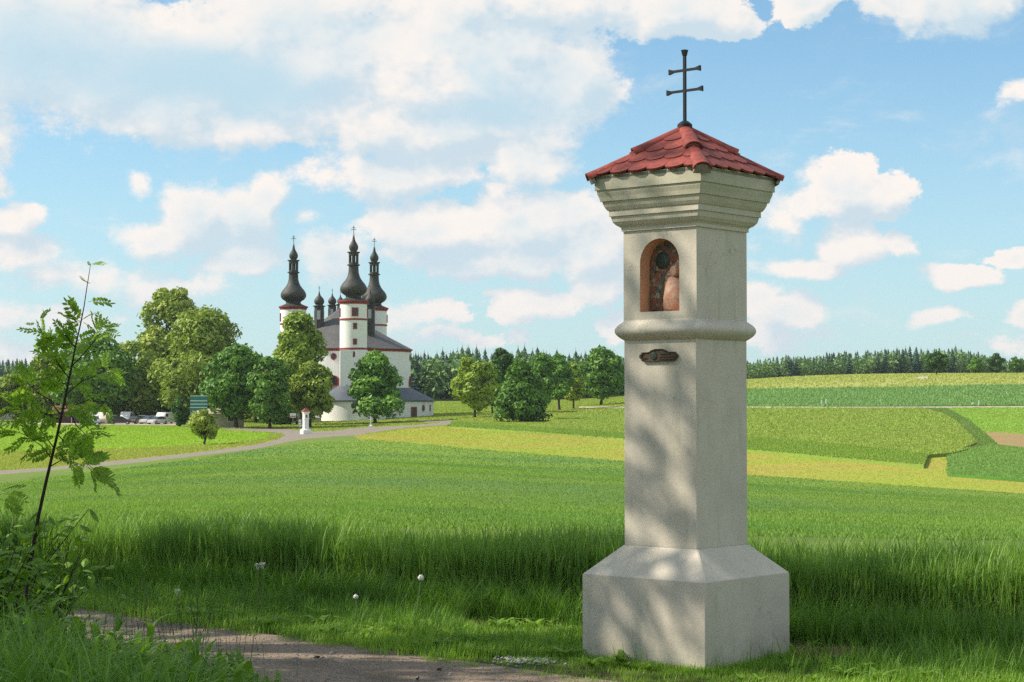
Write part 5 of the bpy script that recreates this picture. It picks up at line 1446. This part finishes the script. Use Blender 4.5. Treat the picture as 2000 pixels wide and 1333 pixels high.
# shrub filling the left edge below the sapling
def broad_leaf(R):
    b = MB(); L = 1.0; w = R.uniform(.5, .68)
    out = [(0, 0), (.22, w * .38), (.5, w * .5), (.8, w * .3), (1, 0), (.8, -w * .3), (.5, -w * .5), (.22, -w * .38)]
    b.add([(x, y, -.12 * x * x - .25 * abs(y)) for x, y in out] + [(.5, 0, .05)], [(i, (i + 1) % 8, 8) for i in range(8)])
    return b.mesh('leaf', M['shrub_leaf'])
BL = [broad_leaf(Rg) for _ in range(4)]
def shrub(label, cx, d, spread, stems, nleaf, hmax):
    base_ = G(cx, d)
    s_ = thing('shrub', label, 'shrub', base_)
    ends = []
    for k in range(stems):
        a = Rr.uniform(0, 2 * PI); q = Rr.uniform(.2, 1) * spread; h = hmax * Rr.uniform(.5, 1)
        e = Vector((math.cos(a) * q, math.sin(a) * q * .6, h)); m1 = Vector((e.x * .35, e.y * .35, h * .55))
        b = MB(); b.tube([(0, 0, -.05), m1, e], [.007, .004, .002], 5); b.build('stem', M['twig'], s_, smooth=60)
        ends.append((Vector((0, 0, 0)), m1, e))
    for k in range(nleaf):
        a_, m1, e = Rr.choice(ends); f = Rr.uniform(.25, 1.05)
        p = (a_.lerp(m1, f * 2) if f < .5 else m1.lerp(e, f * 2 - 1)) + Vector((Rr.gauss(0, .05), Rr.gauss(0, .05), Rr.gauss(0, .04)))
        o = link('leaf', Rr.choice(BL), s_)
        L = Rr.uniform(.07, .13)
        o.matrix_local = Matrix.Translation(p) @ Matrix.Rotation(Rr.uniform(0, 6.3), 4, 'Z') @ Matrix.Rotation(Rr.uniform(-.4, .9), 4, 'Y') @ Matrix.Rotation(Rr.uniform(-.6, .6), 4, 'X') @ Matrix.Scale(L, 4)
shrub('leafy green shrub at the left edge around the foot of the sapling', 20, 12.4, .55, 20, 290, 1.15)
shrub('lower leafy shrub spreading right of the sapling foot', 105, 12.8, .36, 12, 200, .8)
shrub('dark shrub at the left edge nearest to the camera', -20, 11.3, .5, 16, 260, .95)

# ------------------------------------------------------------------ small white shrine by the lane
def small_shrine():
    p = P(597, 848)
    s_ = thing('small_shrine', 'small white wayside pillar with red roof beside the lane to the chapel', 'shrine', p, .5)
    wm = M['white']
    b = MB(); b.square([(.62, -.2), (.62, .55), (.60, .58), (.36, .75)], .01, capt=True); b.build('plinth', wm, s_)
    b = MB(); b.square([(.34, .7), (.34, 3.0)], .01); b.build('shaft', wm, s_)
    b = MB(); b.square([(.35, 2.05), (.39, 2.09), (.39, 2.15), (.35, 2.19)], .01); b.build('ring_moulding', wm, s_)
    b = MB(); b.square([(.34, 2.85), (.40, 2.95), (.46, 3.1), (.5, 3.2)], .01, capt=True); b.build('cornice', wm, s_)
    b = MB(); b.square([(.56, 3.18), (.55, 3.24), (.02, 3.7)], .01, capb=True, capt=True); b.build('roof', M['tile'], s_)
    b = MB(); b.prism([(-.15, 2.3), (.15, 2.3), (.15, 2.65), (0, 2.8), (-.15, 2.65)], -.345, -.33); b.build('niche', M['relief'], s_)
    b = MB(); b.box(-.02, .02, -.02, .02, 3.65, 4.15); b.box(-.13, .13, -.015, .015, 3.95, 3.99); b.build('cross', M['iron'], s_)
small_shrine()
# notice boards, posts, lamp
M['sign_white'] = mat('sign_white', (.78, .77, .74), .5, .4, var=.06, vscale=2)
M['sign_red'] = mat('sign_red', (.5, .10, .08), .5, .4)
M['teal'] = mat('teal_board', (.035, .19, .21), .4, .4, var=.2, vscale=1)
M['galv'] = mat('galvanised_post', (.35, .36, .37), .45, .5, metal=.4)
M['beige'] = mat('beige_render', (.50, .45, .36), .85, .2, var=.15, vscale=1, bump=.3, bscale=5)
def sign(name, label, px, d, w, zb, zt, face, stripes=None, post=2):
    p = P(px, d) if d > 700 else G(px, d); s_ = thing(name, label, 'sign', p)
    b = MB(); b.box(-w / 2, w / 2, -.03, .03, zb, zt); b.build('panel', face, s_)
    if stripes:
        for z0, z1, mt_ in stripes:
            b = MB(); b.box(-w / 2 + .03, w / 2 - .03, -.05, -.032, z0, z1); b.build('stripe', mt_, s_)
    for k in range(post):
        x = 0 if post == 1 else (-w / 2 + .12 + k * (w - .24))
        b = MB(); b.tube([(x, .06, -.2), (x, .06, zt - .05)], .045, 6); b.build('post', M['galv'], s_)
sign('direction_sign', 'white and red direction board on a thin post left of the small pillar', 572, 838, 1.0, 1.85, 2.55, M['sign_white'], [(1.95, 2.15, M['sign_red'])], 1)
sign('notice_board', 'narrow pale notice board standing close to the small white pillar', 586, 841, .42, .6, 1.7, M['sign_white'], [(.8, .95, M['galv']), (1.2, 1.35, M['galv'])], 1)
sign('information_board', 'wide teal board with pale rails between the car park and the trees', 389, 308, 2.9, 3.0, 5.5, M['teal'], [(4.55, 4.68, M['sign_white']), (4.0, 4.12, M['sign_white']), (3.45, 3.56, M['sign_white']), (5.38, 5.48, M['sign_white'])], 2)
def stone_cross(px, d):
    p = P(px, d); s_ = thing('stone_cross', 'small pale stone wayside cross in front of the pyramid shaped tree', 'cross', p)
    b = MB(); b.square([(.28, -.2), (.28, .42), (.2, .5)], .01, capt=True); b.build('base', M['sign_white'], s_)
    b = MB(); b.square([(.09, .45), (.07, 1.95)], .01, capt=True); b.box(-.30, .30, -.05, .05, 1.35, 1.5); b.build('shaft', M['sign_white'], s_)
stone_cross(724, 837)
def post(px, d, h, label, w=.09):
    p = G(px, d); s_ = thing('marker_post', label, 'post', p, 0, 'white posts along the field lane')
    b = MB(); b.square([(w, -.2), (w, h), (w * .6, h + .06)], .01, capt=True); b.build('shaft', M['sign_white'], s_)
post(1604, 300, .75, 'left post of the close pair on the field lane'); post(1613, 300, .9, 'right post of the close pair on the field lane, the tallest'); post(1899, 302, .45, 'short thick white post at the far right of the lane', .16); post(1911, 302, .85, 'slim white post at the far right of the lane', .07)
def lamp():
    p = G(772, 346); s_ = thing('street_lamp', 'tall thin street lamp in front of the chapel wall', 'lamp post', p)
    b = MB(); b.tube([(0, 0, -.2), (0, 0, 8.9)], [.10, .06], 8); b.build('pole', M['galv'], s_)
    b = MB(); b.tube([(0, 0, 8.85), (-.35, 0, 9.1)], .04, 6); b.build('arm', M['galv'], s_)
    b = MB(); b.box(-.95, -.25, -.16, .16, 9.03, 9.18); b.build('lamp_head', M['pipe'], s_)
lamp()
# ------------------------------------------------------------------ small buildings by the car park
M['roof_brown'] = mat('brown_roof', (.20, .10, .075), .8, .2, var=.3, vscale=1)
M['barn_wood'] = mat('barn_wood', (.075, .045, .035), .85, .2, var=.3, vscale=2)
M['door_dark'] = mat('dark_door', (.05, .04, .035), .6, .3)
def hut(name, label, px, d, w, dep, wall_h, roof_h, wm, rm, rz=0, wins=()):
    p = G(px, d); h = thing(name, label, 'building', p, rz)
    b = MB(); b.prism([(-w / 2, -.5), (w / 2, -.5), (w / 2, wall_h), (-w / 2, wall_h)], -dep / 2, dep / 2); wl = b.build('wall', wm, h)
    b = MB(); e = .35
    for s in (-1, 1):
        b.add([(-w / 2 - e, s * (dep / 2 + e), wall_h - .12), (w / 2 + e, s * (dep / 2 + e), wall_h - .12), (w / 2 + e, 0, wall_h + roof_h), (-w / 2 - e, 0, wall_h + roof_h),
               (-w / 2 - e, s * (dep / 2 + e), wall_h - .26), (w / 2 + e, s * (dep / 2 + e), wall_h - .26), (w / 2 + e, 0, wall_h + roof_h - .14), (-w / 2 - e, 0, wall_h + roof_h - .14)],
              [(0, 1, 2, 3), (4, 5, 6, 7), (0, 1, 5, 4), (1, 2, 6, 5), (3, 0, 4, 7)])
    b.build('roof', rm, h)
    b = MB()
    for s in (-1, 1): b.add([(s * (w / 2 - .01), -dep / 2, wall_h), (s * (w / 2 - .01), dep / 2, wall_h), (s * (w / 2 - .01), 0, wall_h + roof_h - .15)], [(0, 1, 2)])
    b.build('gable', wm, h)
    for x, z, ww, hh in wins:
        b = MB(); b.box(x - ww / 2, x + ww / 2, -dep / 2 - .05, -dep / 2 + .05, z, z + hh); o = b.build('door' if z < .3 else 'window', M['sign_white'], h)
        b = MB(); b.box(x - ww / 2 + .1, x + ww / 2 - .1, -dep / 2 - .07, -dep / 2 - .052, z + (0 if z < .3 else .1), z + hh - .1); b.build('pane', M['door_dark'], o)
hut('small_house', 'low beige building half hidden behind the yellow green bush', 432, 316, 7.5, 4, 2.5, .7, M['beige'], M['beige'], .25, [(-2, 0, 1.0, 2.1), (1.5, 1.0, 1.2, 1.1)])
hut('barn', 'dark brown wooden barn behind the sapling, left of the cars', 140, 352, 6.0, 5, 2.3, 1.0, M['barn_wood'], M['roof_brown'], .1, [(1.2, 0, 1.6, 1.8)])
hut('house', 'distant pale pink house at the left edge of the picture', 5, 420, 6, 6, 3.2, 2.4, M['beige'], M['roof_brown'], .3, [(-1, 1, 1, 1.2)])
# ------------------------------------------------------------------ parked cars
M['rubber'] = mat('tyre', (.02, .02, .02), .8, .2); M['rim'] = mat('wheel_rim', (.5, .5, .52), .35, .5, metal=.7)
M['carglass'] = mat('car_glass', (.02, .028, .035), .08, .6)
M['lamp_glass'] = mat('car_lamp', (.7, .7, .68), .15, .6); M['tail'] = mat('tail_lamp', (.35, .02, .02), .25, .5)
PAINT = {}
def paint(nm, c):
    if nm not in PAINT:
        m = mat(nm + '_paint', c, .28, .5); m.node_tree.nodes['Principled BSDF'].inputs['Coat Weight'].default_value = .6; PAINT[nm] = m
    return PAINT[nm]
def section(b, stations, m=0):
    """stations: (x, half width, z bottom, z top, corner) -> closed body skin with rounded shoulders"""
    n = 8; vs = []
    for x, hw, zb, zt, c in stations:
        vs += [(x, -hw + c * .4, zb), (x, -hw, zb + c), (x, -hw, zt - c), (x, -hw + c, zt), (x, hw - c, zt), (x, hw, zt - c), (x, hw, zb + c), (x, hw - c * .4, zb)]
    k = len(stations)
    fs = [(i * n + j, i * n + (j + 1) % n, (i + 1) * n + (j + 1) % n, (i + 1) * n + j) for i in range(k - 1) for j in range(n)]
    fs += [tuple(range(n)), tuple((k - 1) * n + j for j in range(n))]
    b.add(vs, fs, m)
CARS = {}
def car_meshes(kind):
    if kind in CARS: return CARS[kind]
    body, cab = MB(), MB()
    if kind == 'van':
        section(body, [(-2.4, .88, .30, 1.95, .10), (-2.3, .95, .28, 2.1, .12), (1.1, .95, .28, 2.12, .12), (1.6, .95, .28, 1.55, .12), (2.35, .88, .30, 1.05, .12), (2.45, .82, .34, .8, .1)])
        section(cab, [(.2, .965, 1.25, 1.85, .05), (1.15, .955, 1.25, 1.9, .05), (1.62, .90, 1.2, 1.5, .05)])
    else:
        section(body, [(-2.15, .74, .34, .82, .1), (-2.05, .84, .26, .93, .12), (-1.4, .88, .24, .96, .12), (.9, .88, .24, .95, .12), (1.8, .85, .25, .82, .12), (2.12, .76, .32, .66, .1)])
        section(cab, [(-1.95 if kind == 'estate' else -1.75, .70, .90, .98, .03), (-1.5 if kind == 'estate' else -1.15, .70, .90, 1.40, .1), (-.2, .70, .90, 1.46, .1), (.35, .68, .90, 1.42, .1), (1.15, .70, .88, .95, .03)])
    roof = MB()
    if kind != 'van': section(roof, [(-1.35, .64, 1.385, 1.43, .02), (-.2, .66, 1.44, 1.485, .02), (.3, .64, 1.41, 1.445, .02)])
    wheel, rim = MB(), MB()
    wheel.tube([(0, -.10, 0), (0, .10, 0)], .32, 14); rim.tube([(0, -.115, 0), (0, .115, 0)], .19, 10)
    hl, tl_ = MB(), MB()
    hl.box(-.03, .03, -.16, .16, -.07, .07); tl_.box(-.03, .03, -.12, .12, -.1, .1)
    CARS[kind] = (body, cab, roof, wheel.mesh('wheel', M['rubber'], smooth=40), rim.mesh('rim', M['rim']), hl.mesh('headlight', M['lamp_glass']), tl_.mesh('tail_light', M['tail']))
    return CARS[kind]
def car(px, d, rz, kind, col_name, colr, label):
    body, cab, roof, wh, rm, hl, tl_ = car_meshes(kind)
    p = G(px, d); c = thing('parked_car', label, 'van' if kind == 'van' else 'car', p, rz, 'cars parked under the trees left of the chapel')
    pm = paint(col_name, colr)
    body.build('body', pm, c, smooth=40); cab.build('windows', M['carglass'], c, smooth=40)
    if roof.v: roof.build('roof', pm, c, smooth=40)
    for x in (-1.35, 1.35):
        for y in (-.80, .80):
            w = link('wheel', wh, c, (x, y, .32)); link('rim', rm, w)
    xf, zf = (2.40, .78) if kind == 'van' else (2.08, .62)
    for y in (-.6, .6):
        link('headlight', hl, c, (xf, y, zf)); link('tail_light', tl_, c, (-2.38 if kind == 'van' else -2.1, y, .95 if kind == 'van' else .72))
Q = -PI / 2
car(187, 340, Q + .3, 'car', 'silver_blue', (.42, .50, .58), 'silver blue car facing the lane beside the dark tree trunk')
car(193, 352, Q, 'van', 'white', (.75, .75, .74), 'white van behind the silver blue car')
car(207, 345, Q + .1, 'van', 'cream', (.72, .58, .46), 'cream van seen end on left of the black car')
car(236, 339, .12, 'estate', 'black', (.012, .015, .022), 'black estate car parked side on at the front')
car(222, 356, Q, 'estate', 'white', (.75, .75, .74), 'white car behind the black estate, left one')
car(249, 358, Q, 'van', 'pale', (.62, .64, .62), 'pale van behind the right end of the black estate')
car(266, 346, Q - .25, 'car', 'brown', (.10, .055, .04), 'dark brown car right of the black estate')
car(279, 354, Q - .2, 'estate', 'white', (.75, .75, .74), 'white estate in the second row behind the brown car')
car(291, 345, Q - .35, 'car', 'silver', (.55, .57, .60), 'silver car in the middle of the right hand group')
car(303, 356, Q - .2, 'estate', 'grey', (.30, .32, .34), 'grey estate in the second row of the right hand group')
car(309, 341, Q - .5, 'car', 'silver', (.55, .57, .60), 'silver car parked in front near the round bush')
car(322, 348, Q - .3, 'van', 'white', (.75, .75, .74), 'white van beside the round dark bush')
# ------------------------------------------------------------------ the air
hz_m = bpy.data.materials.new('haze'); hz_m.use_nodes = True
t = NT(hz_m.node_tree); hz_m.node_tree.nodes.remove(hz_m.node_tree.nodes['Principled BSDF'])
pv = t.n('ShaderNodeVolumePrincipled'); pv.inputs['Density'].default_value = .00007; pv.inputs['Color'].default_value = (.80, .90, 1.0, 1); pv.inputs['Anisotropy'].default_value = .2
t.set(hz_m.node_tree.nodes['Material Output'].inputs['Volume'], pv.outputs[0])
b = MB(); b.box(-7000, 7000, -7000, 7000, -12, 52)
props(b.build('haze', hz_m), kind='stuff')
